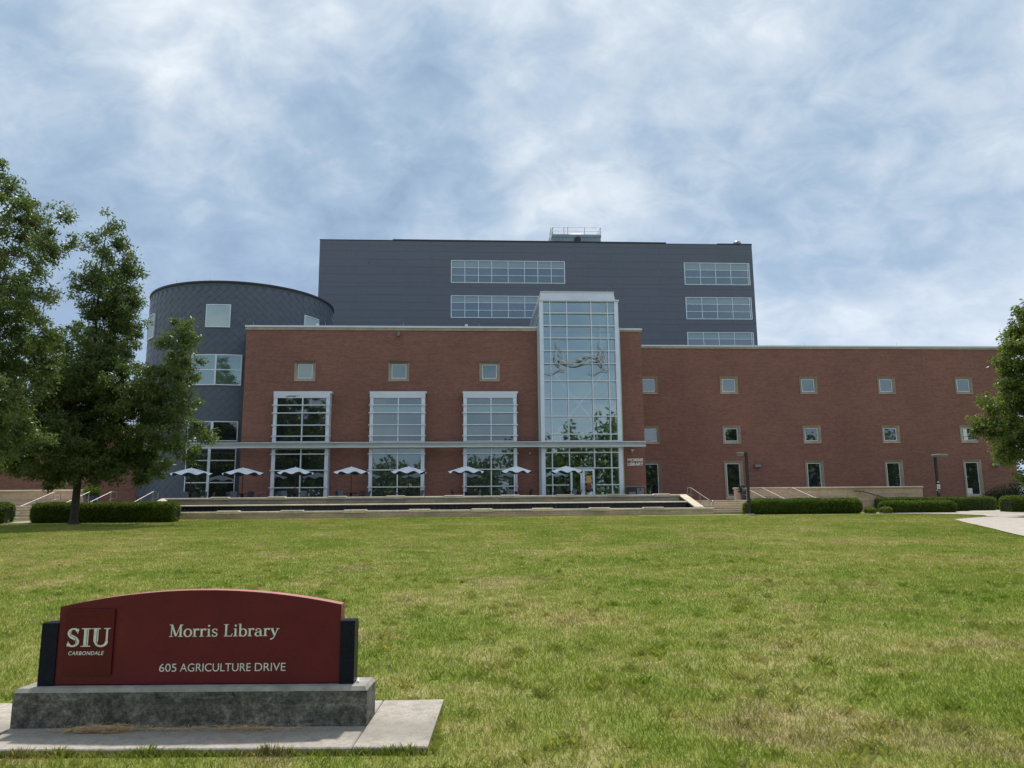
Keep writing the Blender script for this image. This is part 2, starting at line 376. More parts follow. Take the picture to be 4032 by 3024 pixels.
# curving walk on the right with the grass tongue left between its two arms
def strip(name, left, right, z, mat):
    b = MB()
    for (a, c) in zip(left, right):
        for t in (0, .25, .5, .75, 1):
            x = a[0]+(c[0]-a[0])*t; y = a[1]+(c[1]-a[1])*t; b.v.append((x, y, ground(y) + dimple(x, y) + z))
    for i in range(len(left)-1):
        for k in range(4): b.f.append((i*5+k, i*5+k+1, (i+1)*5+k+1, (i+1)*5+k))
    # subdivide along the run is already dense
    o = b.build(name, mat, None); return tag(o, kind='structure')
def dens_(pts, n=6):
    o = []
    for i in range(len(pts)-1):
        for k in range(n): t = k/n; o.append((pts[i][0]+(pts[i+1][0]-pts[i][0])*t, pts[i][1]+(pts[i+1][1]-pts[i][1])*t))
    return o + [pts[-1]]
strip('path', dens_([(14.0, 8), (16.4, 19), (18.27, 24.5), (19.1, 26.46), (20.24, 28.9), (21.1, 30.85), (22.07, 33.06), (23.69, 36.4), (26.8, 38.46), (29.0, 39.4)]),
      dens_([(22, 8), (24, 19), (26, 24.5), (27, 26.5), (28.5, 29), (29.5, 31), (30.6, 33), (32.0, 36), (33.5, 38.2), (34.5, 39.4)]), .03, CONC)
strip('path', dens_([(27.2, 39.0), (27.9, 40.3), (27.45, 42.37), (26.6, 43.2), (23.4, 44.35)]), dens_([(35.5, 39.0), (34.5, 41.5), (31.0, 47.0), (29.5, 44.9), (23.4, 44.55)]), .035, CONC)
strip('path', dens_([(29.4, 43.5), (31.3, 46.2), (33.5, 50.0), (40, 56)]), dens_([(36.5, 40.5), (38.5, 44), (41, 48), (50, 56)]), .04, CONC)
tag(gpoly('path', [(-24.0, 41.5), (-22.8, 41.7), (-22.9, 46.6), (-24.1, 46.6)], .05, CONC, None, .12, True), kind='structure')

# paving slabs under the sign
pave = bpy.data.objects.new('pavement', None); C.objects.link(pave); tag(pave, kind='structure')
SL = [[(-.763, 5.452), (-.262, 5.425), (-.195, 6.715), (-.688, 6.722)],
      [(-3.30, 5.62), (-.771, 5.452), (-.697, 6.722), (-3.40, 6.90)],
      [(-5.2, 5.74), (-3.312, 5.62), (-3.412, 6.90), (-5.2, 7.0)]]
for s_ in SL:
    bb = MB(); n = len(s_); cxs = sum(p[0] for p in s_)/4; cys = sum(p[1] for p in s_)/4
    top = [(x, y, .04) for x, y in s_]
    ins = [(x + (cxs-x)*.006, y + (cys-y)*.012, .048) for x, y in s_]
    bb.add([(x, y, -.08) for x, y in s_] + top + ins, [(0,1,5,4),(1,2,6,5),(2,3,7,6),(3,0,4,7),(4,5,9,8),(5,6,10,9),(6,7,11,10),(7,4,8,11),(8,9,10,11)])
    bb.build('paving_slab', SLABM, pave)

# terrace with stairs at both ends
TZ = 2.1
terr = MB().box(-28.6, 24.1, 51.0, 64.5, .9, TZ).box(24.1, 31.75, 52.1, 64.5, .9, TZ).box(-18.9, 13.9, 49.95, 51.0, .9, TZ).build('terrace', CONC); tag(terr, kind='structure')
def stairs(label, x0, x1, z0, y0):
    t = thing('stairs', label, 'stairs', ((x0+x1)/2, y0, z0)); n = 6; h = (TZ - z0) / n; tr = (51.0 - y0) / n
    for i in range(n):
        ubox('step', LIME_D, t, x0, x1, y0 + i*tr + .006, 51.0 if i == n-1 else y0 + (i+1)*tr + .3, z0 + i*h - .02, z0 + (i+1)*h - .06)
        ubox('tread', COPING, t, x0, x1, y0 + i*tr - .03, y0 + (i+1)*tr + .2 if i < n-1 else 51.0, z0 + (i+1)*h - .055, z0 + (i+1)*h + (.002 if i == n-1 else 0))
    return t
stairs('wide limestone stairs right of the fountain climbing to the terrace', 14.9, 24.0, 1.22, 46.6)
stairs('wide limestone stairs behind the clipped hedges on the left', -28.5, -19.45, 1.08, 46.6)

# ------------------------------------------------------------------ the library building
lib = thing('library_building', 'red brick library with grey metal clad tower, round drum and glass entrance tower', 'building', (0, 58, 2.1))
def wall_grid(name, Y, x0, x1, z0, z1, holes, depth, mat, parent):
    xs = sorted(set([x0, x1] + [h[0] for h in holes] + [h[1] for h in holes])); zs = sorted(set([z0, z1] + [h[2] for h in holes] + [h[3] for h in holes]))
    b = MB(); inh = lambda x, z: any(h[0] < x < h[1] and h[2] < z < h[3] for h in holes)
    for i in range(len(xs)-1):
        for j in range(len(zs)-1):
            a, c, d, e = xs[i], xs[i+1], zs[j], zs[j+1]
            if not inh((a+c)/2, (d+e)/2): b.add([(a,Y,d),(c,Y,d),(c,Y,e),(a,Y,e)], [(0,1,2,3)])
    for (a, c, d, e) in holes:
        Z = Y + depth
        b.add([(a,Y,d),(a,Y,e),(a,Z,e),(a,Z,d)], [(0,1,2,3)]); b.add([(c,Y,e),(c,Y,d),(c,Z,d),(c,Z,e)], [(0,1,2,3)])
        b.add([(a,Y,e),(c,Y,e),(c,Z,e),(a,Z,e)], [(0,1,2,3)]); b.add([(c,Y,d),(a,Y,d),(a,Z,d),(c,Z,d)], [(0,1,2,3)])
    Z = Y + depth
    for x in (x0, x1): b.add([(x,Y,z0),(x,Y,z1),(x,Z,z1),(x,Z,z0)], [(0,1,2,3)])
    b.add([(x0,Y,z1),(x1,Y,z1),(x1,Z,z1),(x0,Z,z1)], [(0,1,2,3)])
    return b.build(name, mat, parent)
BAYS = [(-14.43, -10.30), (-7.31, -3.21), (-.31, 3.72)]
SW = [-12.38, -5.27, 1.70]; RW = [15.71, 22.83, 29.96, 37.05, 44.15]
mh = [(c-.8, c+.8, 11.37, 12.97) for c in SW] + [(a+.1, c-.1, 2.0, 10.3) for a, c in BAYS] + [(5.6, 11.67, 2.0, 15.36)]
wall_grid('brick_wall', 58.0, -16.9, 13.64, 2.0, 15.36, mh, .45, BRICK, lib)
MB().box(-16.9, -16.45, 58.451, 61, 2.0, 15.35).build('brick_wall', BRICK, lib)
MB().box(13.2, 13.64, 58.451, 64.55, 2.0, 15.35).build('brick_wall', BRICK, lib)
MB().box(-16.4, 5.4, 58.452, 75, 2.0, 15.2).box(11.9, 13.15, 58.452, 75, 2.0, 15.2).box(5.4, 11.9, 66.0, 75, 2.0, 15.2).build('roof', ROOFM, lib)
rh = [(c-.8, c+.8, 11.39, 12.97) for c in RW] + [(c-.8, c+.8, 7.05, 8.63) for c in RW] + [(c-.82, c+.82, 2.31, 5.60) for c in RW]
wall_grid('brick_wall', 64.6, 13.64, 48.2, 1.0, 15.43, rh, .45, BRICK, lib)
MB().box(13.65, 48.19, 65.052, 79, 1.0, 15.4).build('roof', ROOFM, lib)
MB().box(47.75, 48.2, 65.051, 79, 1.0, 15.42).build('brick_wall', BRICK, lib)
MB().box(-75, -26.6, 64.6, 78, .9, 8.62).build('brick_wall', BRICK, lib)
# copings: stone band with white metal flashing on top
def coping(x0, x1, Y, z0, zs, z1, seg=3.05):
    n = max(1, round((x1-x0)/seg)); w_ = (x1-x0)/n
    for i in range(n): ubox('coping_stone', FROST, lib, x0+i*w_+.004, x0+(i+1)*w_-.004, Y-.06, Y+.5, z0, zs)
    ubox('flashing', FLASH, lib, x0-.02, x1+.02, Y-.11, Y+.55, zs+.002, z1)
coping(-16.98, 5.5, 58, 15.37, 15.58, 15.72); coping(11.78, 13.72, 58, 15.37, 15.50, 15.62)
coping(13.73, 48.28, 64.6, 15.44, 15.61, 15.74); coping(-75, -26.9, 64.6, 8.63, 8.77, 8.90)
for x in (-8.9, -15.9, 8.0): pass
for x, z0, z1, Y in ((-8.85, 2.1, 15.36, 58), (-1.77, 2.1, 15.36, 58), (-16.2, 2.1, 15.36, 58), (5.0, 2.1, 15.36, 58), (12.2, 6.7, 15.36, 58), (18.9, 2.1, 15.43, 64.6), (26.2, 2.1, 15.43, 64.6), (33.3, 1.2, 15.43, 64.6), (40.5, 1.2, 15.43, 64.6), (-29.72, 2, 8.6, 64.6), (-37, 2, 8.6, 64.6)):
    ubox('expansion_joint', RUBR, lib, x-.012, x+.012, Y-.004, Y+.02, z0, z1)
# square and tall windows
def win_meshes(w_, h, sw):
    o, i = w_/2, w_/2 - sw; H, I = h/2, h/2 - sw
    b = MB()
    for (A, B_, A2, B2) in (((-o,-H),(o,-H),(-i,-I),(i,-I)), ((o,-H),(o,H),(i,-I),(i,I)), ((o,H),(-o,H),(i,I),(-i,I)), ((-o,H),(-o,-H),(-i,I),(-i,-I))):
        b.add([(A[0],-.05,A[1]),(B_[0],-.05,B_[1]),(B2[0],.10,B2[1]),(A2[0],.10,A2[1]),(A[0],.1,A[1]),(B_[0],.1,B_[1])], [(0,1,2,3),(0,4,5,1)])
        b.add([(A2[0],.10,A2[1]),(B2[0],.10,B2[1]),(B2[0],.3,B2[1]),(A2[0],.3,A2[1])], [(0,1,2,3)])
    sur = b.mesh('window', WST)
    f = .05; i -= .012; I -= .012
    fb = MB().box(-i, -i+f, .11, .17, -I, I).box(i-f, i, .11, .17, -I, I).box(-i+f, i-f, .11, .17, I-f, I).box(-i+f, i-f, .11, .17, -I, -I+f)
    return sur, fb.mesh('frame', METAL_W), MB().box(-i+f, i-f, .14, .16, -I+f, I-f), (i-f, I-f)
LINT = mk_stone('sooty_lintel_stone', (.12, .105, .085))
SM = win_meshes(1.6, 1.58, .225); TM = win_meshes(1.64, 3.29, .225)
PM = {}
def window(cx, cz, Y, kind, glass):
    sur, fr, pb, dim = SM if kind == 's' else TM
    o = put('window', sur, lib, True); o.location = (cx, Y, cz)
    f = put('frame', fr, o)
    k = (kind, glass.name)
    if k not in PM: PM[k] = pb.mesh('pane', glass)
    put('pane', PM[k], o); return o
for i, c in enumerate(SW): window(c, 12.17, 58, 's', GL_MID); ubox('lintel_stain', LINT, lib, c-.78, c+.78, 57.935, 57.949, 12.84, 12.96)
for i, c in enumerate(RW):
    window(c, 12.18, 64.6, 's', GL_MID); window(c, 7.84, 64.6, 's', GL_LIT if i in (0, 3) else GL_DARK); window(c, 3.955, 64.6, 't', GL_DARK)
# notices leaning inside two of the right windows
ubox('window_paper', WHITEP, lib, 43.72, 44.08, 64.72, 64.735, 7.62, 8.30); ubox('window_paper', WHITEP, lib, 43.72, 44.10, 64.70, 64.735, 7.32, 7.58)
ubox('window_paper', WHITEP, lib, 43.55, 44.0, 64.70, 64.735, 2.62, 3.1)

# metal framed bay windows
def mull(parent, x0, x1, z0, z1, y0=57.16, y1=57.30, name='mullion'): return ubox(name, METAL_W, parent, x0, x1, y0, y1, z0, z1)
zu = [6.70, 7.11, 7.93, 8.84, 9.43, 10.0]; zl = [2.10, 3.33, 4.59, 5.78, 6.17]
for bi, (a, c) in enumerate(BAYS):
    g_up = [[GL_DARK]*5, [GL_MID]*5, [GL_MID]*5][bi]
    m_ = MB().box(a, a+.26, 57.2, 58.05, 2.1, 6.19).box(c-.26, c, 57.2, 58.05, 2.1, 6.19).box(a, a+.26, 57.2, 58.05, 6.68, 10.02).box(c-.26, c, 57.2, 58.05, 6.68, 10.02)
    m_.box(a+.26, c-.26, 57.5, 58.2, 6.19, 6.68)
    bay = m_.build('bay_window', METAL_W, lib)
    if bi == 0: bay['label'] = 'bay window whose pale metal head flashing is peeling'
    MB().box(a-.02, c+.02, 57.17, 58.05, 10.022, 10.24).build('window_head', CAPM, bay)
    if bi == 0:
        MB().box(a+.9, a+1.25, 57.150, 57.168, 10.08, 10.12).box(a+1.3, a+1.62, 57.150, 57.168, 10.06, 10.10).box(a+1.05, a+1.9, 57.150, 57.168, 10.13, 10.15).build('torn_flashing', DARKM, bay)
    MB().box(a-.06, c+.12, 57.30, 58.2, 10.36, 10.50).box(a-.02, c+.02, 57.22, 58.05, 10.242, 10.358).build('window_hood', FLASH, bay)
    mid_ = (a+c)/2 + .07
    for zs_, lo in ((zu, False), (zl, True)):
        mull(bay, mid_-.04, mid_+.04, zs_[0], zs_[-1])
        for z_ in zs_[1:-1]: ubox('transom', METAL_W, bay, a-.08, c+.09, 57.10, 57.158, z_-.035, z_+.035)
        for z_ in (zs_[0], zs_[-1]): ubox('transom', METAL_W, bay, a+.262, c-.262, 57.17, 57.30, z_-.02 if z_ > 2.2 else z_, z_+.03)
        for j in range(len(zs_)-1):
            for (p0, p1) in ((a+.262, mid_-.042), (mid_+.042, c-.262)):
                gl = GL_DARK if (lo and bi == 0) or bi == 0 else GL_MID if lo else (GL_MID if j > 0 else GL_DARK)
                if j == 0 and lo: gl = GL_MID
                if not lo and j == 3 and bi > 0: gl = GL_TEAL
                ubox('pane', gl, bay, p0, p1, 57.31, 57.33, zs_[j]+.01, zs_[j+1]-.01)
# grey steel canopy beam running along the front
cn = MB().box(-24.88, 13.43, 56.85, 57.09, 6.29, 6.56).build('canopy_beam', METAL_C, lib)
MB().box(-24.88, 13.44, 56.74, 57.12, 6.562, 6.62).box(-24.88, 13.44, 56.72, 57.14, 6.22, 6.288).build('beam_flange', FLASH, cn)
for x in (-16.3, -9.9, -2.0, 4.4, 12.6, 13.2):
    for dx in (0, .09, .18):
        for zz in (6.40, 6.47): ubox('bolt', DARKM, cn, x+dx-.012, x+dx+.012, 56.838, 56.849, zz-.012, zz+.012)
for x in (-20.8, -16.7, -9.6, -2.5, 4.6, 12.5): ubox('beam_bracket', METAL_C, cn, x-.06, x+.06, 57.121, 58.0 if x > -17 else 59.6, 6.32, 6.54)

# glass entrance tower
et = MB().box(5.55, 5.85, 57.2, 57.5, 2.1, 17.60).box(11.42, 11.73, 57.2, 57.5, 2.1, 17.60).box(5.55, 5.65, 65.0, 65.3, 15.75, 17.60)
et.box(11.62, 11.73, 65.0, 65.3, 15.6, 17.6); ent = et.build('entrance_tower', METAL_W, lib)
MB().box(5.50, 11.80, 57.12, 65.4, 17.602, 17.72).build('tower_flange', CAPM, ent)
MB().add([(5.62,57.16,17.722),(11.50,57.16,17.722),(11.50,65.3,17.722),(5.62,65.3,17.722),(5.70,57.22,18.30),(11.42,57.22,18.30),(11.42,65.25,18.30),(5.70,65.25,18.30)],
         [(0,1,5,4),(1,2,6,5),(2,3,7,6),(3,0,4,7),(4,5,6,7)]).build('tower_cap', CAPM, ent)
MB().box(5.66, 11.46, 57.18, 65.3, 18.302, 18.38).build('cap_edge', FLASH, ent)
tx = [5.85, 6.38, 7.68, 9.59, 10.88, 11.42]; tz = [17.60, 16.65, 15.64, 14.66, 13.65, 12.65, 11.30, 9.93, 8.57, 7.21, 6.70]; tl = [6.20, 5.82, 4.65, 3.39, 2.10]
for x in tx[1:-1]:
    mull(ent, x-.035, x+.035, 6.70, 17.60, 57.2, 57.38)
for x in (6.38, 10.88): mull(ent, x-.035, x+.035, 2.10, 6.20, 57.2, 57.38)
for x in (7.68, 9.59): mull(ent, x-.035, x+.035, 4.65, 6.20, 57.2, 57.38)
for z_ in tz: ubox('transom', METAL_W, ent, 5.852, 11.418, 57.19, 57.37, z_-.035, z_+.035 if z_ < 17.5 else z_)
for z_ in tl[:3]: ubox('transom', METAL_W, ent, 5.852, 11.418, 57.19, 57.37, z_-.035, z_+.035)
for (p, q) in ((5.852, 7.60), (9.68, 11.418)): ubox('transom', METAL_W, ent, p, q, 57.19, 57.37, 3.355, 3.425)
ubox('spandrel', METAL_C, ent, 5.852, 11.418, 57.3, 57.55, 6.24, 6.66)
for i in range(5):
    for j in range(len(tz)-1): ubox('pane', GL_CLEAR, ent, tx[i], tx[i+1], 57.385, 57.40, tz[j+1], tz[j])
    for j in range(len(tl)-1):
        if j >= 2 and i == 2: continue
        ubox('pane', GL_CLEAR, ent, tx[i], tx[i+1], 57.385, 57.40, tl[j+1], tl[j])
# side glazing above the roof
for k in range(7):
    y0_ = 57.5 + k*7.5/7; y1_ = y0_ + 7.5/7
    for (za, zb) in ((15.75, 16.65), (16.65, 17.60)):
        ubox('pane', GL_CLEAR, ent, 5.60, 5.61, y0_+.03, y1_-.03, za, zb); ubox('pane', GL_CLEAR, ent, 11.66, 11.67, y0_+.03, y1_-.03, za, zb)
    ubox('mullion', METAL_W, ent, 5.57, 5.65, y1_-.03, y1_+.03, 15.72, 17.60)
for z_ in (15.72, 16.65, 17.55): ubox('transom', METAL_W, ent, 5.56, 5.66, 57.51, 65.0, z_-.03, z_+.03)
# inside of the tower
MB().box(5.55, 11.75, 65.32, 65.5, 10.0, 17.6).build('rear_wall', INT_W, ent); MB().box(5.55, 11.75, 65.32, 65.5, 2.1, 10.0).build('rear_wall', INT_G, ent)
MB().box(5.42, 5.545, 57.55, 65.3, 2.1, 15.7).build('side_wall', INT_W, ent); MB().box(11.72, 11.88, 57.55, 65.3, 10.0, 15.6).build('side_wall', INT_W, ent); MB().box(11.72, 11.88, 57.55, 65.3, 2.1, 10.0).build('side_wall', INT_G, ent)
MB().box(5.56, 11.7, 60.4, 65.3, 6.45, 6.70).build('floor_slab', INT_G, ent); MB().box(5.56, 11.7, 61.5, 65.3, 10.6, 10.85).build('floor_slab', INT_W, ent)
for i in range(9): ubox('curtain_fold', INT_G, ent, 9.75+i*.19, 9.86+i*.19, 60.2+.12*(i % 2), 60.35+.12*(i % 2), 6.71, 9.9)
MB().box(6.9, 8.35, 62.5, 62.6, 9.55, 10.9).build('dark_panel', simple('muted_blue_board', (.17, .20, .30), .7), ent)
def brace(p, q, r=.075): MB().tube([p, q], r, 8).build('brace', METAL_W, ent)
brace((6.62, 58.6, 12.25), (8.70, 58.6, 9.66)); brace((8.70, 58.6, 9.66), (10.80, 58.6, 7.2)); brace((10.95, 58.4, 12.45), (8.72, 58.4, 9.68)); brace((8.72, 58.4, 9.68), (6.7, 58.4, 7.2))
# inner vestibule frames and doors
vb = MB()
for x in (6.35, 7.15, 8.35, 9.2, 9.9): vb.box(x-.06, x+.06, 59.6, 59.7, 2.1, 5.75)
vb.box(6.0, 10.0, 59.61, 59.69, 4.3, 4.42).box(6.0, 10.0, 59.61, 59.69, 5.2, 5.28); vb.build('vestibule_frame', INT_G, ent)
def door(x0, x1, flip):
    f = .15; y0_, y1_ = 57.24, 57.32
    d = MB().box(x0, x0+f, y0_, y1_, 2.11, 4.60).box(x1-f, x1, y0_, y1_, 2.11, 4.60).box(x0+f, x1-f, y0_, y1_, 4.42, 4.60).box(x0+f, x1-f, y0_, y1_, 2.11, 2.36).build('door', METAL_W, lib)
    ubox('pane', GL_CLEAR, d, x0+f, x1-f, 57.27, 57.29, 2.36, 4.42)
    hx = x1-.08 if flip else x0+.08
    MB().tube([(hx, 57.20, 2.9), (hx, 57.15, 2.92), (hx, 57.15, 3.5), (hx, 57.20, 3.52)], .014, 6).build('handle', STEEL, d)
    return d
door(7.72, 8.63, True); d2 = door(8.65, 9.56, False)
ORG = Mt('orange_poster'); ORG.col(ORG.ramp(ORG.noise(9, 3), [(.4, (.50, .26, .06)), (.6, (.60, .36, .12))])).set(Roughness=.7)
ubox('poster', ORG.m, d2, 8.93, 9.30, 57.255, 57.262, 3.55, 4.08)
RDP = simple('dim_red_poster', (.18, .05, .04), .7, 0, .5, 14)
ubox('poster', RDP, d2, 8.95, 9.28, 57.255, 57.262, 3.02, 3.46)

# the steel sculpture fixed on the entrance glass
scu = thing('wall_sculpture', 'twisted silver tube sculpture mounted across the entrance tower glass', 'sculpture', (8.6, 57.1, 13.0))
def curve(pts, n=10):
    P = [Vector(p) for p in pts]; P = [P[0]] + P + [P[-1]]; o = []
    for i in range(1, len(P)-2):
        for k in range(n):
            t = k/n; a, b_, c, d = P[i-1:i+3]
            o.append(.5*((2*b_)+(-a+c)*t+(2*a-5*b_+4*c-d)*t*t+(-a+3*b_-3*c+d)*t**3))
    return o + [P[-2]]
SC = simple('brushed_sculpture_steel', (.52, .52, .54), .4, .35, .15, 3)
def rod(pts, r=.035):
    MB().tube(curve([(x, 57.02 - y, z) for x, y, z in pts], 7), r, 6).build('rod', SC, scu, True)
rod([(6.97,.0,13.0),(7.3,.12,12.78),(7.9,.2,12.55),(8.6,.2,12.58),(9.1,.2,13.0),(9.35,.18,13.15)]); rod([(6.95,.1,12.95),(7.6,.05,12.75),(8.4,.1,12.78),(8.85,.16,13.08),(9.6,.18,13.24),(10.3,.1,12.95)], .04)
rod([(7.0,.1,12.9),(7.6,.2,12.6),(8.3,.25,12.5),(8.9,.2,12.65),(9.6,.1,12.85),(10.2,.05,12.85)], .04); rod([(8.05,0,12.6),(8.45,.15,13.0),(9.0,.2,13.2),(9.7,.1,13.22),(10.4,.05,12.8)])
for ox in (0, 3.35):
    rod([(6.94+ox,.0,13.75),(6.78+ox,.1,13.45),(6.68+ox,.15,13.1),(6.80+ox,.2,12.7),(7.05+ox,.15,12.4),(6.9+ox,.1,12.15),(6.68+ox,0,11.98)], .04)
    rod([(7.14+ox,.0,13.85),(6.86+ox,.15,13.5),(6.8+ox,.2,13.1),(7.08+ox,.2,12.75),(7.05+ox,.12,12.35),(6.78+ox,.05,12.0)], .035)
    rod([(6.9+ox,0,13.45),(7.2+ox,.1,13.2),(7.1+ox,.1,12.8),(6.95+ox,.1,12.5)], .03)
    rod([(5.95+ox,.05,11.93),(6.3+ox,.1,11.82),(6.65+ox,.1,11.9),(6.9+ox,.1,12.12)], .028); rod([(6.05+ox,.2,12.12),(6.35+ox,.2,12.02),(6.7+ox,.15,12.0)], .028)
    rod([(6.75+ox,.1,11.98),(7.0+ox,.15,12.12),(7.3+ox,.2,12.1),(7.5+ox,.2,12.03)], .028); rod([(6.85+ox,0,12.1),(7.2+ox,.1,12.25),(7.55+ox,.15,12.18)], .022)
    rod([(6.95+ox,.1,14.55),(6.80+ox,.1,14.2),(7.0+ox,.1,13.9),(7.25+ox,.1,13.55),(7.34+ox,.1,13.1)], .022)
    rod([(6.88+ox,.25,14.2),(6.82+ox,.25,13.9),(6.95+ox,.2,13.7)], .02)
hub_ = MB().lathe([(.0, -.1), (.22, -.06), (.24, 0), (.22, .06), (0, .1)], 10, 8.62, 56.95).build('hub', SC, scu, True)
hub_.location = (0, 0, 12.88)

# ------------------------------------------------------------------ round drum
DC, DR = (-19.75, 67.03), 7.60
SHBACK = simple('zinc_backing', (.070, .090, .120), .6)
dw = MB().lathe([(DR, 1.0), (DR, 19.58), (DR-.3, 19.58), (DR-.3, 19.2), (0.01, 19.2)], 96, DC[0], DC[1]).build('drum_wall', SHBACK, lib, smooth=False)
MB().lathe([(DR-.12, 19.54), (DR+.10, 19.54), (DR+.10, 19.68), (DR-.12, 19.68)], 96, DC[0], DC[1]).build('drum_rim', DARKM, dw)
DWIN = [(-95.2, -81.7, 15.89, 17.74, [], [], GL_TEAL), (-102.2, -74.1, 11.30, 13.73, [-88.2], [12.51], GL_TEAL), (-36.2, -23.4, 15.5, 17.72, [], [], GL_TEAL), (-150.5, -137.0, 15.6, 17.62, [], [], GL_TEAL),
        (-102.0, -74.5, 6.96, 8.50, [-88.3], [], GL_DARK), (-102.1, -74.8, 2.12, 6.44, [-89.0], [3.82, 5.49], GL_DARK)]
def dpos(an, r): a = R(an); return (DC[0] + r*math.cos(a), DC[1] + r*math.sin(a))
ncol = 71; pitch = 360/ncol; SWD = 2*math.pi*(DR+.05)/ncol; SH_H = .62
def shingle_mesh():
    w2, h2, t = SWD/2-.008, SH_H/2-.008, .012
    return MB().add([(0,0,-h2),(w2,.006,0),(0,.012,h2),(-w2,.006,0),(0,t,-h2),(w2,t+.006,0),(0,t+.010,h2),(-w2,t+.006,0)],
                    [(0,1,2,3),(7,6,5,4),(0,4,5,1),(1,5,6,2),(2,6,7,3),(3,7,4,0)])
shm = shingle_mesh(); shmesh = shm.mesh('shingle', SHING)
rest = MB(); cnt = 0; row = 0; z = 1.4
cells = []
while z < 19.45:
    for k in range(ncol):
        an = -180 + (k + (.5 if row % 2 else 0)) * pitch
        if an > 20: continue
        if z > 19.36: continue
        sk = any(a0+1.6 < an < a1-1.6 and z0+.25 < z < z1-.25 for (a0, a1, z0, z1, *_r) in DWIN)
        if not sk: cells.append((an, z, row))
    z += SH_H/2; row += 1
near = lambda c: (-112 < c[0] < -70 and c[1] > 2.2)
pri = sorted(cells, key=lambda c: (0 if -106 < c[0] < -72 else 1 if -125 < c[0] < -72 and c[1] > 12 else 2, -c[1]))
for i, (an, z, row) in enumerate(pri):
    x, y = dpos(an, DR + .050 + (.010 if row % 2 else 0)); rz = R(an) + math.pi/2
    tl_ = random.uniform(-.02, .03)
    if i < 300:
        o = put('shingle', shmesh, dw, True); o.location = (x, y, z); o.rotation_euler = (tl_, 0, rz)
    else:
        Mx = Matrix.LocRotScale(Vector((x, y, z)), Matrix.Rotation(rz, 3, 'Z') @ Matrix.Rotation(tl_, 3, 'X'), Vector((1, 1, 1)))
        rest.add([Mx @ Vector(v) for v in shm.v], shm.f)
so = rest.build('shingle', SHING, dw); so['kind'] = 'stuff'
for (a0, a1, z0, z1, ms, ts, gl) in DWIN:
    wo = MB()
    edges = [a0] + ms + [a1]
    def arc_bar(b, aa, ab, za, zb, ri, ro, n=6):
        for k in range(n):
            p, q = aa+(ab-aa)*k/n, aa+(ab-aa)*(k+1)/n
            (x0, y0), (x1, y1) = dpos(p, ro), dpos(q, ro); (x2, y2), (x3, y3) = dpos(p, ri), dpos(q, ri)
            b.add([(x0,y0,za),(x1,y1,za),(x1,y1,zb),(x0,y0,zb),(x2,y2,za),(x3,y3,za),(x3,y3,zb),(x2,y2,zb)], [(0,1,2,3),(3,2,6,7),(1,0,4,5),(0,3,7,4),(2,1,5,6)])
    fwd = .07
    for a_ in (a0, a1): s_ = .26; arc_bar(wo, a_-s_, a_+s_, z0, z1, DR, DR+.16, 1)
    arc_bar(wo, a0+.26, a1-.26, z1-.07, z1, DR, DR+.155); arc_bar(wo, a0+.26, a1-.26, z0, z0+.07, DR, DR+.155)
    wf = wo.build('drum_window', METAL_W, dw if False else lib)
    for a_ in ms:
        bb = MB(); hw = .75 if z0 < 8 else .42; arc_bar(bb, a_-hw, a_+hw, z0+.072, z1-.072, DR, DR+.165, 1); bb.build('mullion', METAL_W, wf)
    for z_ in ts:
        for e in range(len(edges)-1):
            bb = MB(); arc_bar(bb, edges[e]+.5, edges[e+1]-.5, z_-.035, z_+.035, DR, DR+.15, 3); bb.build('transom', METAL_W, wf)
    zz = [z0+.05] + ts + [z1-.05]
    for e in range(len(edges)-1):
        for j in range(len(zz)-1):
            am = (edges[e]+edges[e+1])/2; half = abs(edges[e+1]-edges[e])/2; rr = (DR+.14)
            cw = 2*rr*math.sin(R(half)); x, y = dpos(am, rr*math.cos(R(half)) - .03)
            x, y = dpos(am, max(rr*math.cos(R(half)), DR+.085))
            kk = ('pane', gl.name)
            if kk not in UC: UC[kk] = MB().box(-.5, .5, -.5, .5, -.5, .5).mesh('pane', gl)
            po = put('pane', UC[kk], wf, True); po.location = (x, y, (zz[j]+zz[j+1])/2); po.rotation_euler = (0, 0, R(am)+math.pi/2); po.scale = (cw-.05, .02, zz[j+1]-zz[j])
for an in (-118, -95, -60): 
    x, y = dpos(an, DR-.05); MB().tube([(x, y, 19.6), (x, y, 20.0)], .012, 4).build('lightning_rod', STEEL, dw)

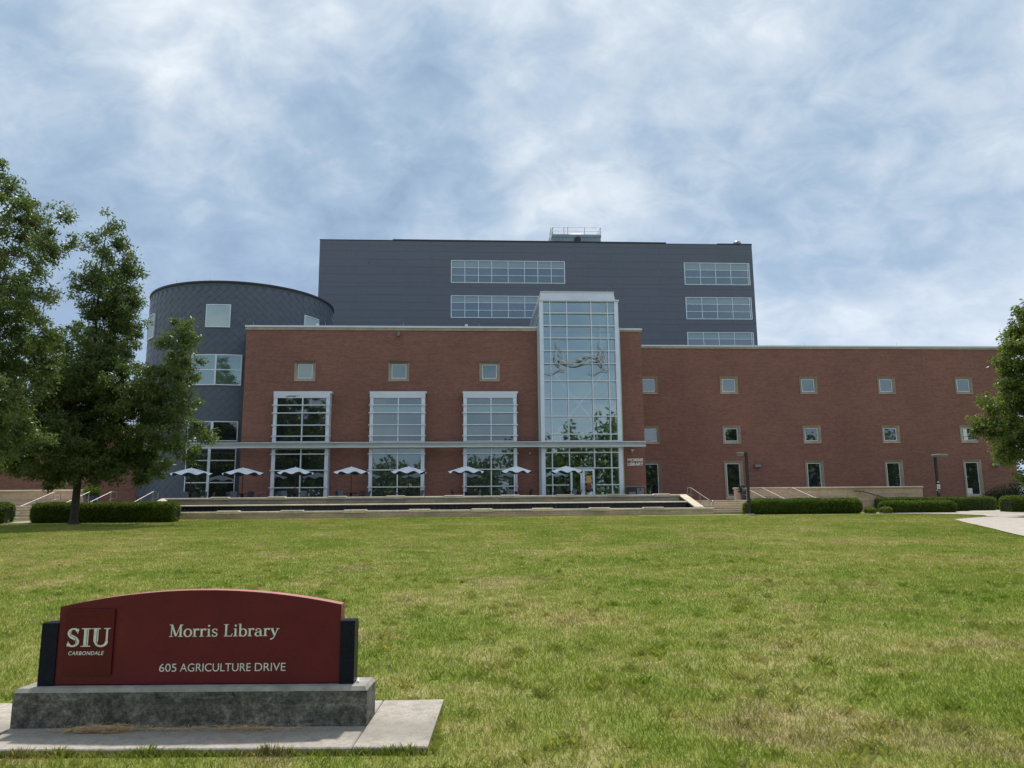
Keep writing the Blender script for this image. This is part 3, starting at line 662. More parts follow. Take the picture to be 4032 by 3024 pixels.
# ------------------------------------------------------------------ metal clad stack tower behind
TX0, TX1, TY = -15.98, 31.75, 80.0
tw = MB().box(TX0+.05, TX1-.05, TY+.05, 104, 1.0, 30.62).build('tower_wall', SHEDGE, lib)
TWIN = [(-1.78, 10.62), (23.96, 31.30)]; WZ = [(25.93, 28.48), (22.02, 24.52), (18.10, 20.57)]
lev = [30.62, 30.12, 29.42, 28.50, 27.68, 26.80, 25.92, 25.42, 24.54, 23.70, 22.84, 22.0, 21.44, 20.58, 19.72, 18.85, 18.08, 17.2, 16.3, 15.4, 14.5]
def in_win(x0, x1, z0, z1):
    for a, c in TWIN:
        for d, e in WZ:
            if x0 < c-.02 and x1 > a+.02 and z0 < e-.05 and z1 > d+.05: return (a, c)
    return None
for j in range(len(lev)-1):
    z1_, z0_ = lev[j], lev[j+1]; x = TX0; off = 1.3 if j % 2 else 0
    cuts = [TX0] + [TX0 + off + k*3.98 for k in range(1, 13) if TX0+off+k*3.98 < TX1-.8] + [TX1]
    segs = []
    for a, c in zip(cuts[:-1], cuts[1:]):
        parts = [(a, c)]
        for (wa, wc) in TWIN:
            if any(z0_ < e-.1 and z1_ > d+.1 for d, e in WZ):
                np_ = []
                for (p, q) in parts:
                    if q <= wa or p >= wc: np_.append((p, q))
                    else:
                        if p < wa: np_.append((p, wa))
                        if q > wc: np_.append((wc, q))
                parts = np_
        segs += parts
    for (a, c) in segs:
        if c - a < .05: continue
        if z0_ < 17.5 and not (j % 1): pass
        yo = random.uniform(-.006, .006)
        ubox('cladding_panel', PANEL, tw, a+.005, c-.005, TY+yo-.03, TY+.049, z0_+.006, z1_-.006)
for (x0_, x1_, zt) in ((TX0-.03, -8.14, 30.70), (-8.14, 22.02, 30.80), (22.02, 27.83, 30.66), (27.83, TX1+.03, 30.74)):
    ubox('parapet_cap', DARKM, tw, x0_+.001, x1_-.001, TY-.06, TY+.6, 30.622, zt)
lcols = [-1.78, -.30, 1.17, 2.62, 4.41, 6.20, 7.66, 9.14, 10.62]; rcols = [23.96, 25.74, 27.45, 29.17, 31.10, 31.30]
for cols in (lcols, rcols):
    for (d, e) in WZ:
        wf = MB().box(cols[0]-.03, cols[-1]+.03, TY-.06, TY+.1, e-.08, e).box(cols[0]-.03, cols[-1]+.03, TY-.06, TY+.1, d, d+.08).box(cols[0]-.03, cols[0]+.06, TY-.06, TY+.1, d+.081, e-.081).box(cols[-1]-.06, cols[-1]+.03, TY-.06, TY+.1, d+.081, e-.081).build('ribbon_window', METAL_W, lib)
        rz_ = [d+.08, d+.86, d+1.70, e-.08]
        for x in cols[1:-1]: ubox('mullion', METAL_W, wf, x-.035, x+.035, TY-.05, TY+.05, d+.08, e-.08)
        for z_ in rz_[1:3]: ubox('transom', METAL_W, wf, cols[0]+.06, cols[-1]-.06, TY-.04, TY+.049, z_-.03, z_+.03)
        for i in range(len(cols)-1):
            for j in range(3):
                gl = (GL_UPT, GL_UP, GL_BLIND)[j]
                ubox('pane', gl, wf, cols[i]+.01, cols[i+1]-.01, TY+.02, TY+.035, rz_[j], rz_[j+1])
# penthouse, railing and dome on the tower roof
ph = MB().box(10.3, 16.2, 88, 93, 30.5, 34.25).box(10.25, 16.25, 87.95, 93.05, 34.252, 34.6).build('penthouse', simple('aged_sheet_metal', (.22, .29, .32), .5, .3, .15, .8), lib)
for x in (11.3, 11.75, 12.65, 13.8, 14.8, 15.2): ubox('seam', METAL_C, ph, x-.02, x+.02, 87.97, 87.999, 30.5, 34.24)
MB().add([(12.2,87.94,34.605),(14.2,87.94,34.605),(14.2,90,34.605),(12.2,90,34.605),(12.8,88.1,34.78),(13.8,88.1,34.78),(13.8,89.8,34.78),(12.8,89.8,34.78)], [(0,1,5,4),(1,2,6,5),(2,3,7,6),(3,0,4,7),(4,5,6,7)]).build('roof_hatch', METAL_C, ph)
MB().tube([(13.3, 87.6, 33.3), (13.3, 87.6, 33.95), (13.3, 87.9, 34.1)], [.42, .40, .05], 10).box(12.85, 13.75, 87.45, 87.9, 33.0, 33.35).build('vent', DARKM, ph)
rl = MB()
for x in (10.33, 11.7, 12.16, 14.24, 16.2): rl.tube([(x, 87.98, 34.6), (x, 87.98, 35.5)], .035, 6)
for x in (10.33, 16.2):
    rl.tube([(x, 92.9, 34.6), (x, 92.9, 35.5)], .035, 6)
    for z_ in (35.04, 35.5): rl.tube([(x, 87.98, z_), (x, 92.9, z_)], .03, 6)
for z_ in (35.04, 35.5): rl.tube([(10.33, 87.98, z_), (16.2, 87.98, z_)], .03, 6); rl.tube([(10.33, 92.9, z_), (16.2, 92.9, z_)], .03, 6)
rl.tube([(9.7, 87.6, 32.6), (10.1, 87.9, 35.4)], .035, 6).tube([(9.95, 88.3, 32.6), (10.33, 87.98, 35.0)], .03, 6)
rl.build('railing', STEEL, ph)
MB().lathe([(.5, 30.5), (.5, 30.85), (.46, 31.05), (.30, 31.24), (.01, 31.31)], 20, 30.35, 80.7).build('roof_dome', simple('grey_dome', (.16, .18, .24), .4, .4), lib, smooth=True)
def rod_at(x, y, z, h=.35): MB().tube([(x, y, z), (x, y, z+h)], .012, 4).build('lightning_rod', STEEL, lib)
for x in (-16.5, -11.0, -5.0, 0.9): rod_at(x, 58.3, 15.72)
for x in (21.0, 30.0, 38.5): rod_at(x, 64.9, 15.74)
for x in (-8, 0, 6.5, 22, 30): rod_at(x, 80.3, 30.8)
for x in (6.1, 11.0): rod_at(x, 57.6, 18.38, .22)
# small white boxes on stands at the roof edge
for x, h in ((-.1, .45), (-11.95, .30)):
    a = MB().box(x-.05, x+.05, 60-.05, 60+.05, 15.2, 15.9+h*.3).box(x-.12, x+.12, 59.93, 60.07, 15.9+h*.3+.002, 16.38).build('roof_antenna', WHITEP, lib)
    MB().tube([(x-.25, 60, 16.0), (x+.25, 60, 16.05)], .015, 5).tube([(x-.2, 60, 15.3), (x, 60, 15.9)], .015, 5).tube([(x+.2, 60, 15.3), (x, 60, 15.9)], .015, 5).build('antenna_arm', WHITEP, a)
# wall lights
MB().box(-5.43, -5.2, 57.72, 57.95, 14.90, 15.02).add([(-5.41,57.75,15.022),(-5.22,57.75,15.022),(-5.22,57.95,15.022),(-5.41,57.95,15.022),(-5.36,57.85,15.28),(-5.27,57.85,15.28),(-5.27,57.99,15.28),(-5.36,57.99,15.28)], [(0,1,5,4),(1,2,6,5),(2,3,7,6),(3,0,4,7),(4,5,6,7)]).build('wall_light', LAMPH, lib)
for x, z_ in ((24.9, 5.02), (46.2, 5.05)):
    MB().add([(x-.28,64.3,z_),(x+.28,64.3,z_),(x+.28,64.6,z_),(x-.28,64.6,z_),(x-.24,64.36,z_+.22),(x+.24,64.36,z_+.22),(x+.28,64.6,z_+.24),(x-.28,64.6,z_+.24)], [(3,2,1,0),(0,1,5,4),(1,2,6,5),(3,0,4,7),(4,5,6,7)]).build('wall_light', LAMPH, lib)
MB().box(12.58, 12.64, 57.75, 57.97, 5.86, 5.92).box(12.50, 12.72, 57.70, 57.80, 5.98, 6.06).tube([(12.6,57.98,5.9),(12.62,57.8,6.0)], .02, 6).build('security_camera', WHITEP, lib)
ubox('security_camera', WHITEP, lib, 4.72, 4.78, 57.9, 57.999, 5.75, 5.9)

# lettering on the brick
def text_mesh(s, size, off=0.0, shear=0.0, extr=.01, align='LEFT', sx=1.0, sp=1.0):
    cu = bpy.data.curves.new('lettering', 'FONT'); cu.body = s; cu.size = size; cu.offset = off; cu.shear = shear; cu.extrude = extr; cu.align_x = align; cu.space_character = sp
    o = bpy.data.objects.new('lettering', cu); dg = bpy.context.evaluated_depsgraph_get()
    C.objects.link(o); dg.update(); me = bpy.data.meshes.new_from_object(o.evaluated_get(dg)); C.objects.unlink(o); bpy.data.objects.remove(o)
    co = np.empty(len(me.vertices)*3, dtype=np.float32); me.vertices.foreach_get('co', co); co = co.reshape(-1, 3)
    x = co[:, 0].copy(); y = co[:, 1].copy(); zz = co[:, 2].copy()
    return me, x, y, zz
def fit_text(name, s, x0, x1, z0, z1, yf, mat, parent, world, **k):
    "text fitted to a rectangle x0..x1 by z0..z1 on a plane facing -Y"
    me, x, y, zz = text_mesh(s, 1.0, **k)
    x = x0 + (x - x.min()) / (x.max()-x.min()) * (x1-x0); z = z0 + (y - y.min()) / (y.max()-y.min()) * (z1-z0)
    th = k.get('extr', .01); co = np.stack([x, yf - (zz + th), z], 1).astype(np.float32)
    me.vertices.foreach_set('co', co.ravel()); me.update(); me.materials.clear(); me.materials.append(mat)
    return put(name, me, parent, world)
LETW = simple('white_letter', (.90, .90, .92), .45, 0, .03, 3)
fit_text('lettering', 'MORRIS', 12.25, 13.45, 5.165, 5.40, 57.998, LETW, lib, True, off=.018, extr=.02)
fit_text('lettering', 'LIBRARY', 12.25, 13.46, 4.845, 5.08, 57.998, LETW, lib, True, off=.018, extr=.02)

# ------------------------------------------------------------------ fountain and stone walls
ft = thing('fountain', 'long limestone cascade fountain with a dark wet wall below the terrace', 'fountain', (-2, 46, 1.2))
def stone_rows(parent, x0, x1, y0, y1, rows, mat, seed, lo=.75, hi=1.35):
    rr = random.Random(seed)
    for (z0, z1) in rows:
        x = x0
        while x < x1 - .01:
            w_ = rr.uniform(lo, hi); e = x1 if x + w_ > x1 - .4 else x + w_
            ubox('stone', mat, parent, x+.006, e-.006, y0 + rr.uniform(-.006, .006), y1, z0+.005, z1-.005); x = e
def cope_row(parent, x0, x1, y0, y1, z0, z1, raised, up, mat):
    cuts = sorted(set([x0, x1] + [c for r_ in raised for c in r_]))
    for a, c in zip(cuts[:-1], cuts[1:]):
        r_ = any(abs(a-p) < .01 and abs(c-q) < .01 for p, q in raised); n = 1 if r_ else max(1, round((c-a)/1.2)); w_ = (c-a)/n
        for i in range(n):
            e = .03 if r_ else 0
            MB().cbox(a+i*w_+.004, a+(i+1)*w_-.004, y0-e, y1+e*.5, z0-(.012 if r_ else 0), z1+(up if r_ else 0), .04).build('coping_stone', mat, parent)
MB().box(-19.3, 14.84, 46.03, 46.42, .9, 1.50).box(-19.3, 13.8, 49.53, 49.94, .9, 2.36).build('fountain_core', LIME_D, ft)
stone_rows(ft, -19.3, 14.86, 46.0, 46.03, [(1.08, 1.225), (1.225, 1.36), (1.36, 1.50)], LIME, 3)
RAL = [(-14.6, -13.35), (-10.95, -9.65), (-7.28, -5.95), (-3.48, -2.2), (.22, 1.5), (3.88, 5.13), (7.32, 8.57), (10.61, 11.84)]
cope_row(ft, -19.35, 14.90, 45.95, 46.47, 1.505, 1.635, RAL, .055, COPING)
stone_rows(ft, -18.6, 13.75, 49.5, 49.53, [(1.9, 2.10), (2.10, 2.24), (2.24, 2.36)], LIME_D, 5, 1.2, 2.2)
RAU = [(-16.15, -15.04), (-12.62, -11.51), (-8.85, -7.7), (-5.18, -3.98), (-1.5, -.26), (2.16, 3.36), (5.71, 6.9), (9.1, 10.27), (12.1, 13.18)]
cope_row(ft, -18.9, 13.85, 49.44, 49.98, 2.365, 2.50, RAU, .05, COPING)
MB().cbox(-18.75, 13.7, 47.52, 47.80, 1.955, 2.04, .045).build('weir_edge', FLASH if False else COPING, ft)
WETM = Mt('wet_dark_stone'); f_ = WETM.noise(3.0, 6, .75, st=(5, 1, .25)); WETM.col(WETM.ramp(f_, [(.40, (.008, .010, .022)), (.58, (.020, .022, .045)), (.68, (.09, .11, .15)), (.8, (.40, .45, .5))])).set(Roughness=.12)
WETM.bump(f_, .6, .02)
MB().box(-18.75, 13.7, 47.62, 48.0, .9, 1.953).build('water_wall', WETM.m, ft)
WAT = Mt('water'); WAT.col((.03, .05, .06)).set(Roughness=.04); WAT.bump(WAT.noise(6, 4), .15, .02)
MB().box(-18.7, 13.7, 47.81, 49.49, 1.9, 2.03).build('upper_water', WAT.m, ft); MB().box(-18.7, 13.7, 46.43, 47.61, 1.2, 1.42).build('basin_water', WAT.m, ft)
BLUES = simple('blue_grey_wet_stone', (.05, .065, .10), .35, 0, .3, 2)
for (xa, xb) in ((13.86, 14.36), (-19.28, -18.78)):
    MB().prismx([(46.5, .9), (49.9, .9), (49.9, 2.34), (46.5, 1.50)], xa+.03, xb-.03).build('side_wall', BLUES, ft)
    b = MB(); b.add([(xa-.03,46.3,1.60),(xb+.03,46.3,1.60),(xb+.03,49.95,2.42),(xa-.03,49.95,2.42),(xa-.03,46.3,1.685),(xb+.03,46.3,1.685),(xb+.03,49.95,2.50),(xa-.03,49.95,2.50)], [(0,3,2,1),(4,5,6,7),(0,1,5,4),(1,2,6,5),(2,3,7,6),(3,0,4,7)])
    b.build('sloping_coping', COPING, ft)
# retaining walls
def retaining(label, x0, x1, z0, z1, cat='wall', hand=False):
    t = thing('stone_wall', label, 'wall', ((x0+x1)/2, 52, z0)); MB().box(x0+.02, x1-.02, 52.03, 52.45, z0, z1-.12).build('wall_core', LIME_D, t)
    n = int((z1-.12-TZ+.6)/.16); rows = [(z1-.12-(k+1)*.16, z1-.12-k*.16) for k in range(8)]
    stone_rows(t, x0, x1, 52.0, 52.03, rows, LIME, int(abs(x0)*10), .9, 1.9)
    k = round((x1-x0)/1.6); w_ = (x1-x0+.1)/k
    for i in range(k): MB().cbox(x0-.05+i*w_+.003, x0-.05+(i+1)*w_-.003, 51.93, 52.5, z1-.118, z1, .04).build('coping_stone', LIME_D if x0 > 0 else COPING, t)
    return t
retaining('long pale stone wall behind the hedges on the right, left of the lamp post with signs', 18.45, 31.75, 1.0, 2.97)
retaining('pale stone wall with bright coping behind the left hedges', -46.0, -24.95, 1.0, 3.15)
# handrails
def hand(label, X, ytop, ybot, ztop, zbot, loop=True, lbl_g='steel handrails on the outdoor stairs'):
    t = thing('handrail', label, 'handrail', (X, ybot, zbot-.85), 0, lbl_g)
    MB().tube([(X, ytop+.75, ztop-.42), (X, ytop+.75, ztop-.06), (X, ytop+.68, ztop), (X, ytop, ztop), (X, ybot, zbot), (X, ybot-.5, zbot), (X, ybot-.58, zbot-.06), (X, ybot-.58, zbot-.40), (X, ybot, zbot-.36)], .026, 8).build('rail', STEEL, t)
    MB().tube([(X, ytop+.75, ztop-.42), (X, ytop+.2, ztop-.44), (X, ytop-.25, ztop-.52)], .02, 6).build('lower_rail', STEEL, t)
    for f in (0.02, .5, .95):
        y = ytop + (ybot-ytop)*f; z_ = ztop + (zbot-ztop)*f; MB().tube([(X, y, z_-.95), (X, y, z_-.02)], .022, 6).build('post', STEEL, t)
    return t
hand('steel handrail beside the sloping coping at the right end of the fountain', 14.97, 50.9, 46.9, 2.96, 2.05)
for X, l_ in ((18.6, 'leftmost'), (19.72, 'middle'), (21.78, 'rightmost')):
    hand(l_ + ' of the three steel handrails before the right stone wall', X, 50.45, 46.6, 2.88, 2.04)
for X, l_ in ((-26.0, 'steel handrail furthest left, beside the open gap in the hedges'), (-23.85, 'steel handrail before the potted shrub behind the tree trunk'), (-22.5, 'steel handrail before the bare brick wall right of the tree trunk'), (-19.9, 'steel handrail nearest the left end of the fountain')):
    hand(l_, X, 50.1, 46.5, 2.94, 2.02)
rmp = thing('handrail', 'dark sloping handrail bracketed to the right stone wall', 'handrail', (28, 51.9, 2.1))
MB().tube([(26.7, 51.86, 2.67), (27.3, 51.86, 2.66), (29.6, 51.86, 2.0)], .028, 8).build('rail', DARKM, rmp)
for x, z_ in ((27.2, 2.63), (28.4, 2.32)): MB().tube([(x, 51.86, z_), (x, 51.88, z_-.1), (x, 51.99, z_-.1)], .018, 6).build('bracket', DARKM, rmp)

# ------------------------------------------------------------------ foliage
def leaves(name, cen, droop, Ls, Ws, mat, parent, seed=0, jitter=1.0):
    r_ = np.random.default_rng(seed); n = len(cen)
    d = r_.normal(size=(n, 3)) * jitter; d[:, 2] -= droop; d /= np.linalg.norm(d, axis=1)[:, None]
    s = np.cross(d, r_.normal(size=(n, 3))); s /= np.linalg.norm(s, axis=1)[:, None] + 1e-9
    l = (Ls * r_.uniform(.7, 1.3, n))[:, None]; w_ = (Ws * r_.uniform(.7, 1.3, n))[:, None]; nn = np.cross(d, s)
    v = np.stack([cen, cen + d*l*.45 + s*w_*.5 + nn*w_*.15, cen + d*l, cen + d*l*.45 - s*w_*.5 + nn*w_*.15], 1).reshape(-1, 3)
    q = np.arange(n*4).reshape(n, 4); o = put(name, npmesh(name, v, q, mat), parent, parent is not None); return o
def tree(name, label, cat, base, lobes, mat, seed, leaf=(.17, .055), clump=.42, per=75, kc=9.0, trunk_r=.2, fork=.35, droop=.5, group=None, lean=None):
    """lobes: (centre, radius); the trunk climbs from base to the highest lobe, limbs reach every lobe, twigs reach the clumps"""
    r_ = np.random.default_rng(seed); base = Vector(base); t = thing(name, label, cat, base, 0, group)
    top = max(lobes, key=lambda q: q[0][2] + q[1]); tp = Vector(top[0]); h = tp.z - base.z
    spine = [base, base + Vector((0, 0, .35)), base + Vector((.02, 0, 1.6))]
    for k in (.3, .45, .6, .8, 1.0):
        p = base.lerp(tp, k); p.x = base.x + (tp.x-base.x)*k**1.6 + math.sin(k*7+seed)*.12; p.y = base.y + (tp.y-base.y)*k**1.6; spine.append(p)
    rad = [trunk_r*1.7, trunk_r*1.12, trunk_r*.95, trunk_r*.8, trunk_r*.62, trunk_r*.45, trunk_r*.25, trunk_r*.06]
    b = MB().tube(spine, rad, 10); cents = []
    nodes = [(spine[i], rad[i]) for i in range(3, len(spine))]
    def dist_(c, q): return (c-q[0]).length + max(0, q[0].z - c.z + .2*(c-q[0]).length) * 1.2
    todo = [(Vector(c), r) for c, r in lobes]; order = []
    while todo:
        ci = min(range(len(todo)), key=lambda i: min(dist_(todo[i][0], q) for q in nodes)); c, r = todo.pop(ci)
        s, sr = min(nodes, key=lambda q: dist_(c, q)); L_ = (c-s).length
        m_ = s.lerp(c, .5) + Vector((r_.normal()*.06*L_, r_.normal()*.06*L_, -.06*L_)); rr = min(sr*.72, .022*L_+.03)
        if L_ > .5: b.tube([s, m_, c], [rr, rr*.75, rr*.45], 6)
        nodes.append((c, max(rr*.6, .015)))
        n = max(3, int(kc * r**2.2))
        for _ in range(n):
            d = Vector(r_.normal(size=3)); d.normalize(); q = c + d * r * (r_.uniform(.15, 1) ** .45); cents.append(q)
            if r_.uniform() < .35: b.tube([c.lerp(m_, .3), c.lerp(q, .5)+Vector((0, 0, -.05)), q], [rr*.25+.006, .012, .005], 4, False)
    b.build('trunk', BARK, t)
    cc = np.array([list(q) for q in cents]); n = len(cc); per_ = r_.integers(int(per*.5), int(per*1.5), n)
    idx = np.repeat(np.arange(n), per_); sz = clump * r_.uniform(.6, 1.3, n)
    pos = cc[idx] + np.clip(r_.normal(size=(len(idx), 3)), -1.7, 1.7) * (sz[idx][:, None] * np.array([.5, .5, .36]))
    pos = pos[pos[:, 2] > base.z + 1.2]
    cr = leaves('crown', pos, droop, leaf[0], leaf[1], mat, t, seed+1)
    return t
def lob(px, py, Y, rp, dy=0):
    c = at(px, py, Y + dy); return ((c.x, c.y, c.z), rp * Y / 3000 * .92)
A = 40.5
LA = [lob(430,875,A,45), lob(420,960,A,80), lob(460,1060,A,110,.5), lob(400,1150,A,120,-.5), lob(480,1230,A,110), lob(430,1330,A,150,1), lob(330,1440,A,170,-1), lob(480,1500,A,130,-1.5), lob(330,1620,A,180,1.5), lob(500,1650,A,150), lob(240,1750,A,150,-1.5), lob(420,1790,A,110,1), lob(130,1600,A,190,0), lob(60,1780,A,110,.5),
      lob(715,1275,A,42), lob(705,1350,A,72,-.5), lob(725,1440,A,82,.5), lob(640,1500,A,90,-1), lob(690,1570,A,100,.5), lob(790,1700,A,50,-.5), lob(650,1690,A,100,-1), lob(740,1770,A,45), lob(580,1800,A,90,1), lob(640,1850,A,45,-1), lob(330,1880,A,45,-1), lob(560,1870,A,45), lob(230,1880,A,55,1), lob(820,1730,A,25), lob(300,1830,A,75,.5), lob(430,1840,A,70,-.5), lob(520,1810,A,80,.5), lob(160,1830,A,70), lob(50,1690,A,120,-.5), lob(300,1530,A,150), lob(600,1600,A,110,.5)]
tree('oak_tree', 'large narrow leaved tree rising in front of the round drum, its trunk in full view', 'tree', (-19.95, 40.5, ground(40.5)-.1), LA, LEAF_OAK, 11, leaf=(.20, .072), per=92, kc=21, clump=.38, trunk_r=.19)
Bq = 31.0
LB = [lob(60,740,Bq,60), lob(150,830,Bq,85,.5), lob(30,860,Bq,120,-.5), lob(255,850,Bq,50), lob(60,1000,Bq,150,1), lob(210,960,Bq,85,-.5), lob(-80,1150,Bq,200), lob(110,1180,Bq,120,-1), lob(20,1330,Bq,170,.5), lob(-60,1500,Bq,220,-.5), lob(110,1450,Bq,130,1), lob(40,1640,Bq,120,-.8), lob(-120,1750,Bq,170), lob(60,1760,Bq,70,-.6), lob(150,1730,Bq,45), lob(-250,1000,Bq,230), lob(-350,1400,Bq,260), lob(-150,700,Bq,160), lob(-15,640,Bq,22),lob(200,1330,Bq,70)]
tree('oak_tree', 'tall dark tree at the left edge, its trunk outside the frame', 'tree', (-25.5, 31.0, ground(31)-.1), LB, LEAF_OAK, 23, per=95, kc=20, clump=.36, trunk_r=.22, leaf=(.17, .062))
Cq = 40.0
LC = [lob(4010,1300,Cq,45), lob(3985,1400,Cq,75,-.5), lob(4070,1350,Cq,110,.8), lob(4060,1500,Cq,130), lob(3990,1530,Cq,60,-.5), lob(4150,1250,Cq,120), lob(3880,1580,Cq,32,-.5), lob(3930,1620,Cq,45,-.3), lob(3860,1660,Cq,40), lob(3930,1690,Cq,60,-.5), lob(4010,1720,Cq,90,.3), lob(4000,1810,Cq,45), lob(3960,1815,Cq,26,-.3), lob(4120,1700,Cq,150), lob(4250,1400,Cq,200), lob(4300,1650,Cq,200), lob(4080,1600,Cq,90), lob(3960,1600,Cq,55,.4), lob(3975,1480,Cq,60,.3), lob(4000,1690,Cq,70,-.3), lob(4020,1250,Cq,55,.3), lob(3850,1700,Cq,22,0), lob(3930,1780,Cq,40,.2), lob(4020,1880,Cq,35)]
tree('maple_tree', 'bright green tree leaning into the picture at the right edge', 'tree', (33.6, 40.6, ground(40)-.1), LC, LEAF_R, 37, per=100, kc=25, clump=.38, trunk_r=.2, leaf=(.18, .095), droop=.2)
Dq = 72
LD = [lob(4040,1290,Dq,60), lob(4100,1380,Dq,120), lob(4000,1600,Dq,60), lob(4060,1560,Dq,110), lob(4200,1350,Dq,160), lob(4150,1650,Dq,130), lob(4010,1750,Dq,50), lob(4060,1850,Dq,90)]
tree('dark_tree', 'dark tree behind the right end of the brick wing', 'tree', (57.5, 72, 1.1), LD, LEAF_D, 41, per=60, kc=5, trunk_r=.25, leaf=(.3, .14), clump=.7)

def hedge(label, x0, x1, y0, y1, z0, z1, n, mat=LEAF_H, name='hedge', cat='hedge', seed=1, lumps=1, leaf=.055, group='clipped hedges along the terrace', rnd=.32):
    t = thing(name, label, cat, ((x0+x1)/2, (y0+y1)/2, z0), 0, group); r_ = np.random.default_rng(seed)
    def surf(m_, inset):
        # points on a rounded box made of lumps
        u = r_.uniform(0, 1, m_); a = r_.uniform(0, 2*np.pi, m_); X0, X1 = x0+inset, x1-inset; hy = (y1-y0)/2 - inset; H = z1 - z0 - inset
        x = X0 + (X1-X0)*u; e = 3.2
        cy_, sy = np.cos(a), np.sin(a); rr = (np.abs(cy_)**e + np.abs(sy)**e)**(-1/e)
        endf = np.minimum(1, np.minimum(x-X0, X1-x)/rnd); sh = (1-(1-np.clip(endf, 0, 1))**2.4)**(1/2.4)
        lump = 1 - .045*np.abs(np.sin(np.pi*lumps*u))**6 if lumps == 1 else 1 - .10*(np.abs(np.cos(np.pi*lumps*u)))**8
        hgt = 1 + .03*np.sin(x*2.3+seed) + .02*np.sin(x*5.1)
        y = (y0+y1)/2 + rr*cy_*hy*(.35+.65*sh)*lump; zz = z0 + H*.5*(1 + rr*sy*(.45+.55*sh)*lump*hgt)
        return np.stack([x, y, zz], 1)
    P = surf(n, 0); P[:, 2] = np.maximum(P[:, 2], z0+.02)
    P += r_.normal(size=P.shape)*np.array([.02, .025, .022])
    k1, k2 = 40, 20; vs = []; fs = []
    for i in range(k1+1):
        u = i/k1; x = x0+.05 + (x1-x0-.1)*u; endf = min(1, min(x-x0, x1-x)/rnd); sh = (1-(1-max(0, endf))**2.4)**(1/2.4)
        lump = 1 - .10*abs(math.cos(math.pi*lumps*u))**8 if lumps > 1 else 1
        for j in range(k2):
            a = 2*math.pi*j/k2; rr = (abs(math.cos(a))**3.2+abs(math.sin(a))**3.2)**(-1/3.2); H = z1-z0-.05
            vs.append((x, (y0+y1)/2 + rr*math.cos(a)*((y1-y0)/2-.06)*(.3+.7*sh)*lump, z0 + H*.5*(1+rr*math.sin(a)*(.4+.6*sh)*lump*.97)))
    for i in range(k1):
        for j in range(k2): fs.append((i*k2+j, i*k2+(j+1) % k2, (i+1)*k2+(j+1) % k2, (i+1)*k2+j))
    fs.append(tuple(range(k2-1, -1, -1))); fs.append(tuple(k1*k2+j for j in range(k2)))
    MB().add(vs, fs).build('branches', HCORE, t)
    leaves('foliage', P, -.4, leaf, leaf*.6, mat, t, seed+5); return t
hedge('long clipped hedge behind the large tree trunk on the left', -23.05, -15.62, 42.0, 43.3, 1.08, 2.13, 42000, seed=2, leaf=.085)
hedge('rounded clipped hedge at the far left edge of the lawn', -32.0, -24.1, 41.6, 42.9, 1.06, 2.16, 30000, seed=3, leaf=.085)
hedge('lumpy clipped hedge immediately right of the first lamp post', 16.85, 23.75, 45.0, 46.2, 1.17, 2.07, 36000, seed=4, lumps=3, leaf=.085)
hedge('low front hedge of three clipped mounds on the right', 24.95, 29.35, 44.6, 45.8, 1.14, 1.88, 26000, seed=6, lumps=3, leaf=.085)
hedge('long hedge behind the three mounds, before the lamp post with signs', 28.0, 36.6, 51.3, 52.6 - .8, 1.2, 2.17, 22000, seed=8, leaf=.06)
hedge('clipped hedge cut off by the right edge of the frame', 32.35, 36.5, 44.0, 45.4, 1.12, 2.1, 22000, seed=9, leaf=.085)
hedge('small yellow green shrub at the end of the lumpy hedge', 23.7, 24.25, 44.5, 45.0, 1.15, 1.5, 3500, LEAF_Y, 'shrub', 'shrub', 12, group=None, rnd=.25)
hedge('small yellow green shrub left of the three clipped mounds', 24.55, 25.15, 44.3, 44.85, 1.15, 1.52, 3500, LEAF_Y, 'shrub', 'shrub', 13, group=None, rnd=.25)
hedge('small yellow green shrub left of the first lamp post', 16.55, 16.95, 45.3, 45.75, 1.17, 1.85, 2500, LEAF_Y, 'shrub', 'shrub', 14, group=None, rnd=.2)
def bush(label, cx, cy, z0, lobes, mat, seed, n, leaf=.09):
    t = thing('bush', label, 'bush', (cx, cy, z0)); r_ = np.random.default_rng(seed); P = []
    for (x, y, z_, r) in lobes:
        d = r_.normal(size=(n, 3)); d /= np.linalg.norm(d, axis=1)[:, None]; P.append(np.array([x, y, z_]) + d*r*r_.uniform(.4, 1.08, (n, 1))*np.array([1, 1, .8]))
    P = np.concatenate(P); P = P[P[:, 2] > z0]; leaves('foliage', P, 0, leaf, leaf*.5, mat, t, seed)
    b = MB()
    for (x, y, z_, r) in lobes: b.tube([(cx, cy, z0), ((x+cx)/2, (y+cy)/2, (z0+z_)/2+.1), (x, y, z_)], [.05, .03, .01], 5)
    b.build('stems', BARK, t); return t
bush('large dark bush growing against the right end of the brick wing', 43.5, 58.5, 1.2, [(41.2,58,2.0,1.0),(42.6,58.3,2.3,1.2),(44.3,58.6,2.6,1.4),(46.2,58.5,2.4,1.4),(41.5,57.6,1.7,.8),(43.4,57.4,1.9,1.1),(48,59,2.6,1.5),(50,59,2.5,1.6)], LEAF_D, 51, 2600, .12)

